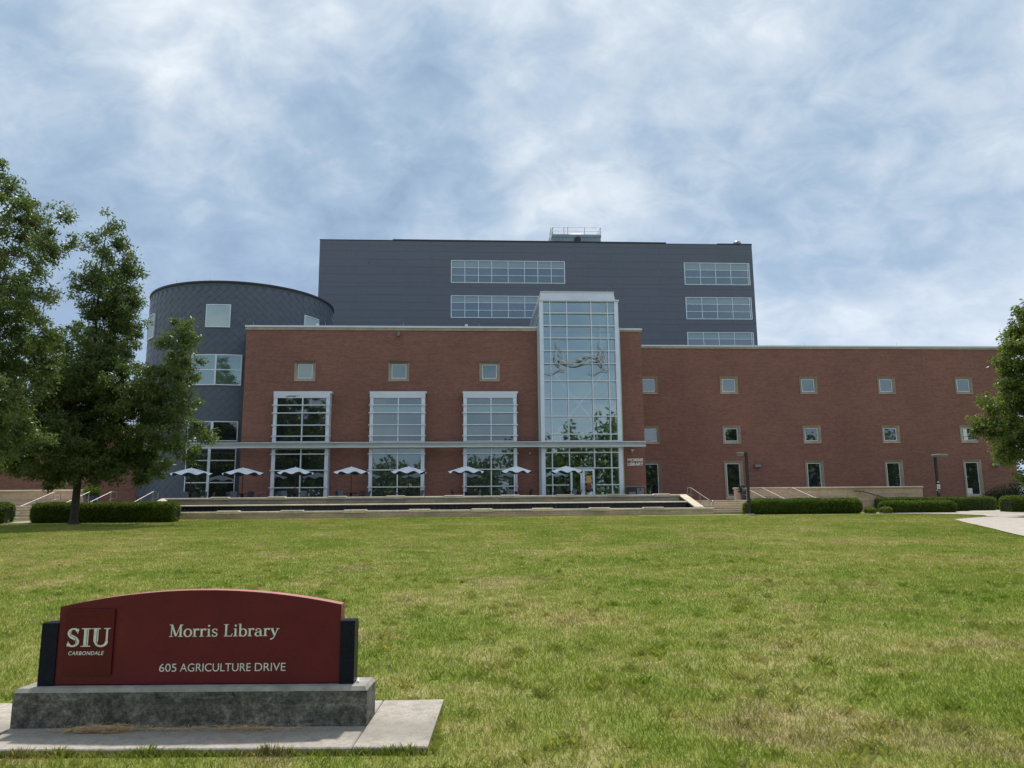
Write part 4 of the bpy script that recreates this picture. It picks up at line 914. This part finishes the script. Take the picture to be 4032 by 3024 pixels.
# ------------------------------------------------------------------ terrace furniture
UM = Mt('brushed_umbrella_metal'); UM.col(UM.ramp(UM.noise(2, 4), [(.3, (.70, .77, .84)), (.7, (.80, .86, .92))])).set(Roughness=.45, Metallic=.1)
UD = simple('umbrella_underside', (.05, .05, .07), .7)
def make_umbrella():
    t = thing('patio_umbrella', 'tmp', 'umbrella')
    seg, rings = 64, 10; vs = []; fs = []
    for s_ in (0, 1):
        for i in range(rings+1):
            for k in range(seg):
                a = 2*math.pi*k/seg; q = i/rings; sq = 1
                r = 1.22*q*(1+.04*math.cos(8*a)*q); z_ = 2.50 - .43*(q**1.5)*(1.3-.3*q) + .075*(q**2.2)*math.cos(8*a) - .012*s_
                vs.append((r*math.cos(a), r*math.sin(a), z_))
    n1 = (rings+1)*seg
    top = [(i*seg+k, i*seg+(k+1) % seg, (i+1)*seg+(k+1) % seg, (i+1)*seg+k) for i in range(rings) for k in range(seg)]
    cp = MB().add(vs[:n1], [tuple(reversed(f)) if False else f for f in top]).build('canopy', UM.m, t, True)
    MB().add(vs[n1:], top).build('canopy_lining', UD, t, True)
    MB().tube([(0, 0, .02), (0, 0, 2.46)], .026, 8).build('pole', DARKM, t)
    for k in range(8):
        a = 2*math.pi*(k+.0)/8; MB().tube([(.03*math.cos(a), .03*math.sin(a), 2.18), (.55*math.cos(a), .55*math.sin(a), 2.33)], .008, 4).build('strut', DARKM, t)
    MB().lathe([(.0, .0), (.26, .0), (.26, .04), (.05, .07), (.0, .07)], 16).build('base', DARKM, t)
    MB().lathe([(.0, 2.49), (.05, 2.49), (.03, 2.53), (0, 2.54)], 8).build('cap', UM.m, t)
    return t
CH = simple('grey_blue_chair_mesh', (.12, .16, .22), .5, .1, .1, 8); CH2 = simple('dark_chair_mesh', (.045, .045, .065), .5, .1, .1, 8)
def make_chair(mat):
    t = thing('patio_chair', 'tmp', 'chair')
    MB().add([(-.24,-.24,.43),(.24,-.24,.43),(.22,.22,.45),(-.22,.22,.45),(-.24,-.24,.46),(.24,-.24,.46),(.22,.22,.48),(-.22,.22,.48)], [(0,3,2,1),(4,5,6,7),(0,1,5,4),(1,2,6,5),(2,3,7,6),(3,0,4,7)]).build('seat', mat, t)
    b = MB(); P = []
    for j in range(5):
        q = j/4; z_ = .48 + .40*q
        for k in range(7):
            u = -1 + 2*k/6; P.append((u*(.25+.02*q)*(1-.06*(q > .9)), -.22 - .09*q + .05*u*u, z_ - .03*(abs(u)**4)*(q > .9)))
    fs = [(j*7+k, j*7+k+1, (j+1)*7+k+1, (j+1)*7+k) for j in range(4) for k in range(6)]
    Q = [(x, y+.015, z_) for x, y, z_ in P]; nP = len(P)
    b.add(P + Q, fs + [tuple(nP+i for i in reversed(f)) for f in fs] + [(28+k, 29+k, nP+29+k, nP+28+k) for k in range(6)] + [(j*7, (j+1)*7, nP+(j+1)*7, nP+j*7) for j in range(4)] + [((j+1)*7+6, j*7+6, nP+j*7+6, nP+(j+1)*7+6) for j in range(4)])
    b.build('backrest', mat, t)
    for sx in (-1, 1):
        MB().tube([(sx*.27, -.26, .70), (sx*.28, .0, .68), (sx*.27, .2, .66), (sx*.26, .22, .46)], .014, 6).build('armrest', DARKM, t)
        for sy in (-1, 1): MB().tube([(sx*.22, sy*.2, .45), (sx*.25, sy*.25, 0)], .013, 6).build('leg', DARKM, t)
    return t
def make_table():
    t = thing('patio_table', 'tmp', 'table')
    MB().lathe([(0, .70), (.50, .70), (.52, .715), (.52, .73), (.50, .74), (.03, .74)], 28).build('tabletop', DARKM, t)
    MB().lathe([(.0, .08), (.10, .08), (.09, .70)], 14).build('pedestal', DARKM, t); MB().lathe([(0, 0), (.30, 0), (.28, .03), (.06, .05), (0, .05)], 20).build('base', DARKM, t)
    return t
um, tb, ch1, ch2 = make_umbrella(), make_table(), make_chair(CH), make_chair(CH2)
ORD = ['leftmost', 'second', 'third', 'fourth', 'fifth', 'sixth', 'seventh', 'rightmost']
US = [(-18.90, 53.7, 1.08, .20), (-15.42, 53.7, 1.10, .05), (-11.80, 53.4, .98, .39), (-7.97, 53.3, .985, .33), (-4.07, 53.3, 1.0, .36), (-.10, 53.3, .99, .05), (3.38, 53.5, .90, .39), (6.95, 53.8, .94, .36)]
CHS = [[(-18.95,-.6,0),(-18.1,.1,0),(-17.75,.7,1)], [(-16.2,.2,0),(-15.65,-.7,0),(-14.82,-.5,1),(-14.25,.5,0)], [(-12.68,.3,0),(-12.2,-.7,0),(-11.2,-.6,0),(-10.8,.4,1)], [(-8.75,.3,1),(-8.42,-.6,0),(-7.3,-.5,1),(-7.0,.5,0)], [(-4.8,-.4,1),(-3.3,-.3,0)], [(-.85,-.3,1),(.65,-.2,0)], [(2.42,.1,1),(3.02,-.8,0),(4.25,.3,1)], [(5.9,.3,0),(6.4,-.7,1),(7.3,-.4,0),(7.75,-.1,1)]]
fi = {'u': True, 't': True, 0: True, 1: True}
for i, (x, y, s_, rz) in enumerate(US):
    o = um if fi['u'] else copy_tree(um); fi['u'] = False
    o.location = (x, y, TZ); o.rotation_euler = (0, 0, rz); o.scale = (s_, s_, 1.0)
    q = ORD[i] + (' from the left' if 0 < i < 7 else '')
    tag(o, 'wavy pale metal patio umbrella, ' + q + ' on the terrace', 'umbrella', 'patio umbrellas along the terrace')
    o2 = tb if fi['t'] else copy_tree(tb); fi['t'] = False
    o2.location = (x, y, TZ); tag(o2, 'round dark patio table under the ' + q + ' umbrella', 'table', 'round tables along the terrace')
    cl = CHS[i]; nm = ['leftmost', 'inner left', 'inner right', 'rightmost'] if len(cl) == 4 else ['leftmost', 'middle', 'rightmost'] if len(cl) == 3 else ['left', 'right']
    for j, (cx, dy, k) in enumerate(cl):
        src = (ch1, ch2)[k]; o3 = src if fi[k] else copy_tree(src); fi[k] = False
        o3.location = (cx, y+dy, TZ); o3.rotation_euler = (0, 0, math.atan2(x-cx, -dy)*-1)
        tag(o3, nm[j] + (' dark' if k else ' blue grey') + ' patio chair at the ' + q + ' umbrella', 'chair', 'chairs around the terrace tables')

# litter and recycling station
bin_ = thing('waste_station', 'dark double waste and recycling bin against the brick right of the entrance', 'bin', (12.5, 56.7, TZ))
MB().box(11.88, 13.14, 56.45, 57.0, TZ, 3.17).build('body', DARKM, bin_); MB().box(11.80, 13.20, 56.38, 57.05, 3.172, 3.26).build('lid', LAMPH, bin_)
BP = simple('bin_panel_grey', (.16, .17, .22), .5)
ubox('door_panel', BP, bin_, 11.96, 12.46, 56.42, 56.449, TZ+.05, 2.82); ubox('door_panel', BP, bin_, 12.56, 13.08, 56.42, 56.449, TZ+.05, 3.12)
ubox('opening', INT_D, bin_, 11.98, 12.44, 56.43, 56.449, 2.86, 3.08); MB().tube([(12.8, 56.412, 2.98), (12.8, 56.43, 2.98)], .075, 14).build('opening', INT_D, bin_)
# potted plants
def pot(label, x, y, z0, r, h, mat, leafm, seed, cr, n, fl=False):
    t = thing('potted_plant', label, 'potted plant', (x, y, z0))
    MB().lathe([(0.0, z0), (r*.75, z0), (r*.98, z0+h*.95), (r*1.04, z0+h), (r*.95, z0+h), (r*.9, z0+h*.9), (0, z0+h*.9)], 20, x, y).build('pot', mat, t)
    r_ = np.random.default_rng(seed); d = r_.normal(size=(n, 3)); d /= np.linalg.norm(d, axis=1)[:, None]; P = np.array([x, y, z0+h+cr*.45]) + d*cr*r_.uniform(.5, 1.05, (n, 1))*np.array([1, 1, .7]); P = P[P[:, 2] > z0+h*.85]
    leaves('plant', P, 0, .09, .045, leafm, t, seed); return t
POTB = simple('dark_blue_glazed_pot', (.012, .022, .05), .3, 0, .2, 4)
pot('round leafy shrub in a dark blue planter behind the tree trunk', -24.0, 50.7, TZ, .50, .62, POTB, LEAF_H, 61, .55, 2600)
pot('drooping plant in a dark pot at the left end of the right stone wall', 18.78, 51.3, TZ, .30, .52, POTB, LEAF_D, 62, .36, 900)

# lamp posts
l1 = thing('lamp_post', 'dark square lamp post with grey box head standing in front of the lumpy hedge', 'lamp post', (16.72, 45.0, 1.2), 0, 'lamp posts on the right')
MB().box(16.65, 16.79, 44.93, 45.07, 1.24, 4.89).build('pole', DARKM, l1); MB().box(16.50, 16.94, 44.78, 45.22, 1.12, 1.245).build('base', CONC, l1)
MB().box(16.45, 16.648, 44.96, 45.04, 4.72, 4.80).build('arm', DARKM, l1)
MB().cbox(16.19, 16.52, 44.78, 45.22, 4.69, 4.87, .03).build('lamp_head', LAMPH, l1)
l2 = thing('lamp_post', 'dark lamp post carrying small white signs behind the long right hedge', 'lamp post', (34.15, 54.0, 1.25), 0, 'lamp posts on the right')
MB().box(34.07, 34.22, 53.93, 54.07, 1.2, 5.1).build('pole', DARKM, l2)
MB().cbox(33.98, 34.74, 53.35, 54.25, 5.11, 5.32, .05).build('lamp_head', LAMPH, l2)
ubox('sign_plate', WHITEP, l2, 34.03, 34.26, 53.90, 53.925, 2.81, 3.14); ubox('sign_plate', WHITEP, l2, 34.08, 34.22, 53.90, 53.925, 3.27, 3.35)
ubox('sign_plate', LAMPH, l2, 34.08, 34.22, 53.90, 53.925, 2.52, 2.75); ubox('sign_plate', WHITEP, l2, 33.97, 34.07, 53.90, 53.925, 2.70, 2.76)
RNG = simple('sign_ring_red', (.35, .10, .10), .6)
b = MB(); pts = [(34.145+.06*math.cos(2*math.pi*k/16), 53.897, 2.975+.06*math.sin(2*math.pi*k/16)) for k in range(17)]; b.tube(pts, .008, 4); b.tube([(34.105, 53.897, 3.015), (34.185, 53.897, 2.935)], .007, 4); b.build('sign_symbol', RNG, l2)

# ------------------------------------------------------------------ entrance sign in the foreground
def mk_granite(name, c1, c2, rough):
    m = Mt(name); oc = m.n('ShaderNodeTexCoord').outputs['Object']; a = m.noise(110, 5, .8, oc); b_ = m.noise(5, 6, .7, oc); s = m.noise(2.2, 5, .6, oc)
    c = m.mix(m.ramp(a, [(.38, 0.0), (.62, 1.0)]), c1, c2); c = m.mix(1.0, c, m.ramp(b_, [(.3, (.80, .80, .82)), (.7, (1.12, 1.10, 1.10))]), 'MULTIPLY')
    m.col(c).set(Roughness=m.ramp(s, [(.35, rough*.8), (.7, rough*1.5)])); m.p.inputs['Specular IOR Level'].default_value = .12 if 'black' in name else .35; return m.m
GRED = mk_granite('polished_red_granite', (.105, .008, .019), (.180, .020, .034), .34); GRED2 = mk_granite('deep_red_plaque', (.085, .003, .012), (.130, .007, .019), .3)
GBLK = mk_granite('polished_black_granite', (.006, .008, .018), (.020, .024, .042), .3)
SILV = simple('silver_white_letter', (.84, .88, .90), .4, .1, .12, 25)
m = Mt('weathered_concrete_base'); oc = m.g.outputs['Position']
a = m.noise(5.5, 10, .8, oc, (1, 1, 1.2), .3); f = m.noise(34, 8, .8, oc); hs = m.noise(3.0, 7, .7, oc, (.6, .6, 8))
c = m.ramp(a, [(.34, (.035, .036, .031)), (.45, (.090, .089, .078)), (.54, (.165, .161, .140)), (.66, (.30, .29, .255))])
c = m.mix(m.ramp(hs, [(.56, 0.0), (.66, .6)]), c, (.25, .255, .235)); c = m.mix(1.0, c, m.ramp(f, [(.38, (.5, .5, .5)), (.5, (1.0, 1.0, 1.0)), (.65, (1.7, 1.7, 1.65))]), 'MULTIPLY')
m.col(c).set(Roughness=.92); m.bump(f, .5, .012); BASEM = m.m
m = Mt('base_top_concrete'); m.col(m.ramp(m.noise(8, 5, .6), [(.3, (.22, .21, .19)), (.7, (.40, .38, .34))])).set(Roughness=.9); BASET = m.m
sg = thing('entrance_sign', 'dark red granite library name sign with arched top on a weathered concrete plinth', 'sign', (-3.347, 6.124, .048), math.atan2(5.956-6.124, -.737+3.347))
W_, Dp = 2.615, .34
b = MB().add([(0,0,0),(W_,0,0),(W_,Dp,0),(0,Dp,0),(0,0,.247),(W_,0,.247),(W_,Dp,.247),(0,Dp,.247)], [(0,1,5,4),(1,2,6,5),(2,3,7,6),(3,0,4,7)])
b.build('plinth', BASEM, sg, world=False)
b = MB().add([(0,0,.247),(W_,0,.247),(W_,Dp,.247),(0,Dp,.247),(.022,.022,.275),(W_-.022,.022,.275),(W_-.022,Dp-.022,.275),(.022,Dp-.022,.275)], [(0,1,5,4),(1,2,6,5),(2,3,7,6),(3,0,4,7),(4,5,6,7)])
b.build('plinth_top', BASET, sg, world=False)
Z0 = .283 ; ZO = -.048
def arch(x0, x1, ze, zm, n=24):
    # circular arc through the ends and the middle
    return [(x0 + (x1-x0)*k/n, ze + (zm-ze)*(1 - (2*k/n-1)**2)) for k in range(n+1)]
ap = arch(.240, 2.386, .896+ZO, 1.010+ZO)
poly = [(.240, Z0), (2.386, Z0)] + ap[::-1]
MB().prism(poly, .100, .205).build('sign_slab', GRED, sg, world=False)
EDG = mk_granite('sunlit_pink_granite_edge', (.34, .12, .105), (.46, .19, .165), .5)  # sunlight on the arched top and right edge, painted as paler pink granite
eb = MB()
for k in range(24):
    (xa, za), (xb, zb) = ap[k], ap[k+1]; eb.add([(xa,.101,za+.0005),(xb,.101,zb+.0005),(xb,.204,zb+.0005),(xa,.204,za+.0005),(xa,.101,za+.0035),(xb,.101,zb+.0035),(xb,.204,zb+.0035),(xa,.204,za+.0035)], [(4,5,6,7),(0,1,5,4),(2,3,7,6)])
eb.box(2.3865, 2.3895, .101, .204, .78+ZO, .895+ZO); eb.build('sign_edge', EDG, sg, world=False)
for (xa, xb) in ((.118, .239), (2.387, 2.497)): MB().cbox(xa, xb, .088, .222, .272, .781+ZO, .004).build('end_block', GBLK, sg, world=False)
MB().tube([(2.40, .23, .279), (2.50, .235, .28), (2.52, .12, .279)], .012, 6).build('caulk', WHITEP, sg, world=False)
pq = MB().cbox(.301, .667, .083, .099, .399+ZO, .879+ZO, .001).build('plaque', GRED2, sg, world=False)

# hand drawn serif letters: every stroke is its own thin prism, each 0.15 mm further out than the last
class Ser:
    def __init__(s, x, z, h, y, w=1.0, slant=0.0): s.b = MB(); s.x = x; s.z = z; s.h = h; s.y = y; s.k = 0; s.w = w; s.sl = slant
    def P(s, u, v): return (s.x + (u*s.w + v*s.sl)*s.h, s.z + v*s.h)
    def poly(s, pts):
        s.k += 1; y0 = s.y - .0012 - (s.k % 9)*.00012; s.b.prism([s.P(*p) for p in pts], y0, s.y+.0005)
    def stroke(s, pts, ws, n=1):
        P = pts
        for i in range(len(P)-1):
            (x0, y0), (x1, y1) = P[i], P[i+1]
            def nrm(j):
                a = P[max(j-1, 0)]; c = P[min(j+1, len(P)-1)]; dx, dy = c[0]-a[0], c[1]-a[1]; L_ = math.hypot(dx, dy) or 1; return (-dy/L_, dx/L_)
            n0, n1 = nrm(i), nrm(i+1); a, c = ws[i]/2, ws[i+1]/2
            s.poly([(x0-n0[0]*a, y0-n0[1]*a), (x1-n1[0]*c, y1-n1[1]*c), (x1+n1[0]*c, y1+n1[1]*c), (x0+n0[0]*a, y0+n0[1]*a)])
    def stem(s, x, y0, y1, w=.125): s.poly([(x-w/2, y0), (x+w/2, y0), (x+w/2, y1), (x-w/2, y1)])
    def serif(s, x, y, w=.30, up=True):
        t = .045; yy = (y, y+t) if up else (y-t, y); s.poly([(x-w/2, yy[0]), (x+w/2, yy[0]), (x+w/2, yy[1]), (x-w/2, yy[1])])
    def arc(s, cx, cy, rx, ry, a0, a1, side=.12, thin=.05, n=14):
        pts = []; ws = []
        for k in range(n+1):
            a = R(a0 + (a1-a0)*k/n); pts.append((cx+rx*math.cos(a), cy+ry*math.sin(a))); ws.append(thin+(side-thin)*abs(math.cos(a))**1.3)
        s.stroke(pts, ws)
def serif_text(name, txt, x, z, h, y, mat, parent, width, heavy=1.0, inline=None):
    adv = {'M': 1.02, 'o': .66, 'r': .50, 'i': .36, 's': .52, 'L': .70, 'b': .68, 'a': .62, 'y': .64, ' ': .34, 'S': .66, 'I': .50, 'U': .92}
    tot = sum(adv[c] for c in txt); sw = width/(tot*h); S = Ser(x, z, h, y, sw); cur = 0
    xh = .64
    for c in txt:
        S.x = x + cur*h*sw; T = .135*heavy; t = .055*heavy
        if c == 'M':
            S.stem(.17, 0, 1, t*1.15); S.stem(.83, 0, 1, T); S.stroke([(.17, 1), (.50, .06)], [T, T]); S.stroke([(.50, .03), (.82, 1)], [t, t])
            S.serif(.15, 0, .28); S.serif(.83, 0, .34); S.serif(.12, 1, .20, False); S.serif(.88, 1, .24, False)
        elif c == 'o': S.arc(.33, .32, .245, .315, 0, 360, T, t, 22)
        elif c == 'r':
            S.stem(.16, 0, xh, T*.95); S.serif(.17, 0, .32); S.serif(.10, xh, .16, False); S.arc(.36, .40, .17, .22, 60, 165, t*1.2, t*1.6, 8); S.poly([(.36, .50), (.47, .50), (.49, .64), (.37, .65)])
        elif c == 'i':
            S.stem(.18, 0, xh, T*.95); S.serif(.18, 0, .32); S.serif(.11, xh, .16, False); S.poly([(.18+.085*math.cos(a*math.pi/4), .88+.085*math.sin(a*math.pi/4)) for a in range(8)])
        elif c == 's':
            S.arc(.25, .47, .15, .155, 20, 230, .085*heavy, t, 12); S.arc(.24, .165, .165, .15, 50, -165, .085*heavy, t, 12); S.stroke([(.13, .37), (.25, .325), (.37, .26)], [.1*heavy]*3)
            S.poly([(.38, .46), (.42, .46), (.42, .62), (.38, .60)]); S.poly([(.06, .02), (.10, .02), (.10, .19), (.06, .19)])
        elif c == 'L':
            S.stem(.20, 0, 1, T); S.serif(.20, 1, .34, False); S.poly([(.04, 0), (.62, 0), (.62, .055), (.04, .055)]); S.poly([(.55, .0), (.62, .0), (.67, .25), (.635, .25)])
        elif c == 'b':
            S.stem(.15, 0, 1.03, T*.9); S.serif(.09, 1.03, .14, False); S.arc(.36, .31, .225, .305, 150, -150, T, t, 18)
        elif c == 'a':
            S.stem(.44, .06, .48, T*.9); S.arc(.26, .44, .19, .18, 10, 150, t*1.2, t*1.1, 8); S.poly([(.07, .42), (.17, .42), (.18, .55), (.09, .55)])
            S.arc(.25, .17, .17, .165, 80, 300, T*.9, t, 12); S.stroke([(.25, .335), (.42, .38)], [t, t]); S.stroke([(.40, .08), (.47, .02), (.58, .05)], [T*.7, t*1.2, t])
        elif c == 'y':
            S.stroke([(.12, xh), (.34, .06)], [T, T]); S.stroke([(.56, xh), (.32, -.02), (.20, -.22)], [t, t*1.1, t*1.3]); S.serif(.12, xh, .28, False); S.serif(.56, xh, .22, False)
            S.poly([(.10+.075*math.cos(a*math.pi/4), -.235+.065*math.sin(a*math.pi/4)) for a in range(8)])
        elif c == 'S':
            S.arc(.335, .735, .20, .235, 25, 235, T*.95, t*1.1, 16); S.arc(.30, .265, .225, .235, 50, -155, T*.95, t*1.1, 16); S.stroke([(.20, .58), (.33, .50), (.46, .42)], [T*1.15]*3)
            S.poly([(.49, .72), (.53, .72), (.56, .98), (.52, .96)]); S.poly([(.05, .02), (.09, .02), (.13, .28), (.09, .28)])
        elif c == 'I': S.stem(.25, 0, 1, T*1.25); S.serif(.25, 0, .44); S.serif(.25, 1, .44, False)
        elif c == 'U':
            S.stem(.20, .27, 1, T*1.25); S.serif(.20, 1, .40, False); S.stem(.70, .27, 1, t*1.2); S.serif(.70, 1, .30, False); S.arc(.45, .28, .25, .255, 180, 360, T*.8, t*1.4, 14)
        cur += adv[c]
    o = S.b.build(name, mat, parent, world=False)
    if inline is not None:
        Q = Ser(x, z, h, y-.0028, sw)
        for (dx, kind) in inline:
            Q.x = x + dx*h*sw
            if kind == 'I': Q.stem(.295, .05, .95, .014)
            if kind == 'U': Q.stem(.245, .25, .95, .014); Q.arc(.45, .28, .20, .20, 185, 250, .014, .012, 6)
            if kind == 'S': Q.arc(.335, .735, .165, .20, 95, 225, .013, .012, 8); Q.stroke([(.225, .60), (.345, .53), (.46, .45)], [.014]*3); Q.arc(.30, .265, .19, .20, 45, -50, .013, .012, 8)
        Q.b.build('letter_inline', GRED2, o, world=False)
    return o
W1 = 1.02+.66+.50*2+.36+.52; W2 = .70+.36+.68+.50+.62+.50+.64; WT = W1+.34+W2
serif_text('lettering', 'Morris', 1.083, .671+ZO, .089, .0995, SILV, sg, .835*W1/WT, 1.05)
serif_text('lettering', 'Library', 1.083+.835*(W1+.34)/WT, .671+ZO, .089, .0995, SILV, sg, .835*W2/WT, 1.05)
serif_text('lettering', 'SIU', .312, .607+ZO, .134, .0825, SILV, sg, .345, 1.25, [(0, 'S'), (.66, 'I'), (1.16, 'U')])
fit_text('lettering', 'CARBONDALE', .338, .606, .546+ZO, .574+ZO, .0828, SILV, sg, False, off=.012, shear=.2, extr=.0006, sp=1.1)
for (tx_, xa_, xb_) in (('605', 1.025, 1.155), ('AGRICULTURE', 1.182, 1.715), ('DRIVE', 1.747, 1.978)): fit_text('lettering', tx_, xa_, xb_, .4185+ZO, .4765+ZO, .0995, SILV, sg, False, off=-.004, extr=.0006)
# dry clippings blown against the plinth
def straw():
    r_ = np.random.default_rng(77); segs = []
    for (cx, w_, n) in ((.72, .24, 1700), (1.75, .35, 380), (1.2, .5, 160)):
        u = r_.normal(cx, w_*.5, n); v = -.075 + r_.normal(0, .035, n); segs.append(np.stack([u, np.minimum(v, -.01), .052-.048 + np.abs(r_.normal(0, .012, n))], 1))
    c = np.concatenate(segs); n = len(c); a = r_.uniform(0, np.pi, n); d = np.stack([np.cos(a), np.sin(a)*.5, r_.normal(0, .12, n)], 1); l = r_.uniform(.015, .045, n)[:, None]
    s = np.stack([-np.sin(a), np.cos(a), np.zeros(n)], 1)*.0016
    v = np.stack([c-d*l-s, c+d*l-s, c+d*l+s, c-d*l+s], 1).reshape(-1, 3); rot = sg.rotation_euler.z; cs, sn = math.cos(rot), math.sin(rot)
    x = sg.location.x + v[:, 0]*cs - v[:, 1]*sn; y = sg.location.y + v[:, 0]*sn + v[:, 1]*cs; v = np.stack([x, y, v[:, 2]+.048], 1)
    o = put('dry_clippings', npmesh('dry_clippings', v, np.arange(n*4).reshape(n, 4), simple('straw', (.62, .44, .24), .9, 0, .3, 30)))
    tag(o, 'small heap of straw coloured grass clippings on the slab before the sign', 'clippings', kind='stuff')
straw()

# ------------------------------------------------------------------ grass blades
def inside(px, py, poly):
    c = np.zeros(len(px), bool); n = len(poly)
    for i in range(n):
        x0, y0 = poly[i]; x1, y1 = poly[(i+1) % n]
        m_ = ((y0 > py) != (y1 > py)) & (px < (x1-x0)*(py-y0)/(y1-y0+1e-12)+x0); c ^= m_
    return c
def blades(n, ya, yb, hgt, wid, seed, tuft=.0):
    r_ = np.random.default_rng(seed); u = r_.uniform(0, 1, n)
    y = (ya**.8 + (yb**.8-ya**.8)*u)**(1/.8); wid = wid*(y[None]/5)[0]**.85; x = r_.uniform(-.70, .86, n)*y
    x += r_.normal(0, .01, n)
    slab = [(-5.3, 5.72), (-3.3, 5.61), (-.262, 5.415), (-.19, 6.725), (-3.4, 6.92), (-5.3, 7.05)]
    keep = ~inside(x, y, slab)
    pth = [(14.0, 8), (16.4, 19), (18.27, 24.5), (19.1, 26.46), (20.24, 28.9), (21.1, 30.85), (22.07, 33.06), (23.69, 36.4), (26.8, 38.46), (29.0, 39.4), (60, 39.4), (60, 8)]
    keep &= ~inside(x, y, pth); keep &= ~((x > 27.3) & (y > 39)); keep &= ~((x > 10) & (y > 43.9) & (x < 25)); keep &= ~((x > 23) & (y > 43)); keep &= ~((x < -22.7) & (y > 41.3))
    x, y, wid = x[keep], y[keep], wid[keep]; n = len(x)
    g = 1.22*np.clip((y-6)/40, 0, 1) + np.where((y > 4) & (y < 45), .012*np.sin(x*.35+1.3)*np.sin(y*.27)*np.minimum(1, (45-y)/8)*np.minimum(1, np.maximum(0, (y-8)/8)), 0)
    pat = .95 + .12*np.sin(x*2.1+np.sin(y*1.7)*2)*np.sin(y*1.9+x*.6) + .12*np.sin(x*9.3+y*3.1)*np.sin(y*8.2-x*2)
    h = hgt*r_.uniform(.45, 1.25, n)*np.clip(pat, .45, 1.4); a = r_.uniform(0, 2*np.pi, n); wv = wid*r_.uniform(.6, 1.3, n)
    dx, dy = np.cos(a)*wv*.5, np.sin(a)*wv*.5; la = r_.uniform(0, 2*np.pi, n); lean = h*r_.uniform(.1, .95, n); lx, ly = np.cos(la)*lean, np.sin(la)*lean
    z0 = g - .004
    v = np.stack([np.stack([x-dx, y-dy, z0], 1), np.stack([x+dx, y+dy, z0], 1), np.stack([x+dx*.8+lx*.4, y+dy*.8+ly*.4, z0+h*.6], 1), np.stack([x+lx, y+ly, z0+h], 1)], 1).reshape(-1, 3)
    return v, n
V = []; cnt = 0
for args in ((880000, 4.3, 45.4, .044, .0050, 1),):
    v, n = blades(*args); V.append(v); cnt += n
# ragged tufts hanging over the slab edges
r_ = np.random.default_rng(9); n = 4200; t_ = r_.uniform(0, 1, n); side = r_.integers(0, 10, n)
ex = np.where(side < 7, -5.2 + t_*4.95, np.where(side < 9, -.225 + r_.normal(0, .01, n), -.7 + t_*.5)); ey = np.where(side < 7, 5.735 - (ex+5.2)*.0626 - .02, np.where(side < 9, 5.42 + t_*1.3, 6.735))
ex += np.where((side >= 7) & (side < 9), .012, 0); h = r_.uniform(.03, .075, n)*(.65+.5*np.abs(np.sin(ex*4.3+1)*np.sin(ex*11)+.3*np.sin(ey*9))); a = r_.uniform(0, 2*np.pi, n); dx, dy = np.cos(a)*.003, np.sin(a)*.003
lx = r_.normal(0, .025, n) + np.where((side >= 7) & (side < 9), -.018, 0); ly = r_.normal(0, .015, n) + np.where(side < 7, .018, 0)
v = np.stack([np.stack([ex-dx, ey-dy, 0*ex], 1), np.stack([ex+dx, ey+dy, 0*ex], 1), np.stack([ex+dx*.8+lx*.4, ey+dy*.8+ly*.4, h*.6], 1), np.stack([ex+lx, ey+ly, h], 1)], 1).reshape(-1, 3)
V.append(v); cnt += n
# coarser clumps and broad weed blades scattered through the near lawn
r_ = np.random.default_rng(21); nc = 520; u = r_.uniform(0, 1, nc); cy2 = 4.5 + 15*u**1.3; cx2 = r_.uniform(-.62, .78, nc)*cy2
ok = ~inside(cx2, cy2, [(-5.5, 5.55), (-.1, 5.25), (-.05, 6.85), (-5.5, 7.2)]); cx2, cy2 = cx2[ok], cy2[ok]; k = r_.integers(14, 42, len(cx2)); idx = np.repeat(np.arange(len(cx2)), k); n = len(idx)
ex = cx2[idx] + r_.normal(0, .045, n); ey = cy2[idx] + r_.normal(0, .045, n); h = r_.uniform(.03, .085, n); a = r_.uniform(0, 2*np.pi, n); wd_ = .0035*(ey/5)**.7; dx, dy = np.cos(a)*wd_, np.sin(a)*wd_
la = r_.uniform(0, 2*np.pi, n); lx, ly = np.cos(la)*h*.9, np.sin(la)*h*.9; z0 = 1.22*np.clip((ey-6)/40, 0, 1)
V.append(np.stack([np.stack([ex-dx, ey-dy, z0], 1), np.stack([ex+dx, ey+dy, z0], 1), np.stack([ex+dx*.9+lx*.45, ey+dy*.9+ly*.45, z0+h*.7], 1), np.stack([ex+lx, ey+ly, z0+h*.9], 1)], 1).reshape(-1, 3)); cnt += n
V = np.concatenate(V); gr = put('grass', npmesh('grass', V, np.arange(len(V)).reshape(-1, 4), BLADE))
tag(gr, 'short mottled green and straw coloured lawn grass', 'grass', kind='stuff')

# trees across the road behind the camera, seen mirrored in the library windows
r_ = np.random.default_rng(5); P = []
def wood_h(x):
    return np.interp(x, [-130, -60, -34, -24, -18, -10, -2, 3, 7, 12, 16, 20, 28, 34, 45, 60, 80, 100, 130], [17, 19, 21, 20, 12, 10, 9, 12, 16, 15, 13, 19, 20, 13, 16, 18.5, 18.5, 17, 15])
for k in range(62):
    x = -115 + k*4.0 + r_.normal(0, 1.2); y = -24 + r_.normal(0, 4); hh = wood_h(x)*r_.uniform(.85, 1.1); m_ = 1500
    d = r_.normal(size=(m_, 3)); d /= np.linalg.norm(d, axis=1)[:, None]
    P.append(np.array([x, y, hh*.54]) + d*r_.uniform(.4, 1.0, (m_, 1))*np.array([3.6, 3.2, hh*.48]) * (1 + .18*np.sin(d[:, :1]*6 + k)))
P = np.concatenate(P); P = P[P[:, 2] > .6]
wd = leaves('distant_woodland', P, 0, .75, .55, LEAF_OAK, None, 6); tag(wd, 'line of trees across the lawn mirrored in the library windows', 'woodland', kind='stuff')
bpy.context.view_layer.update()
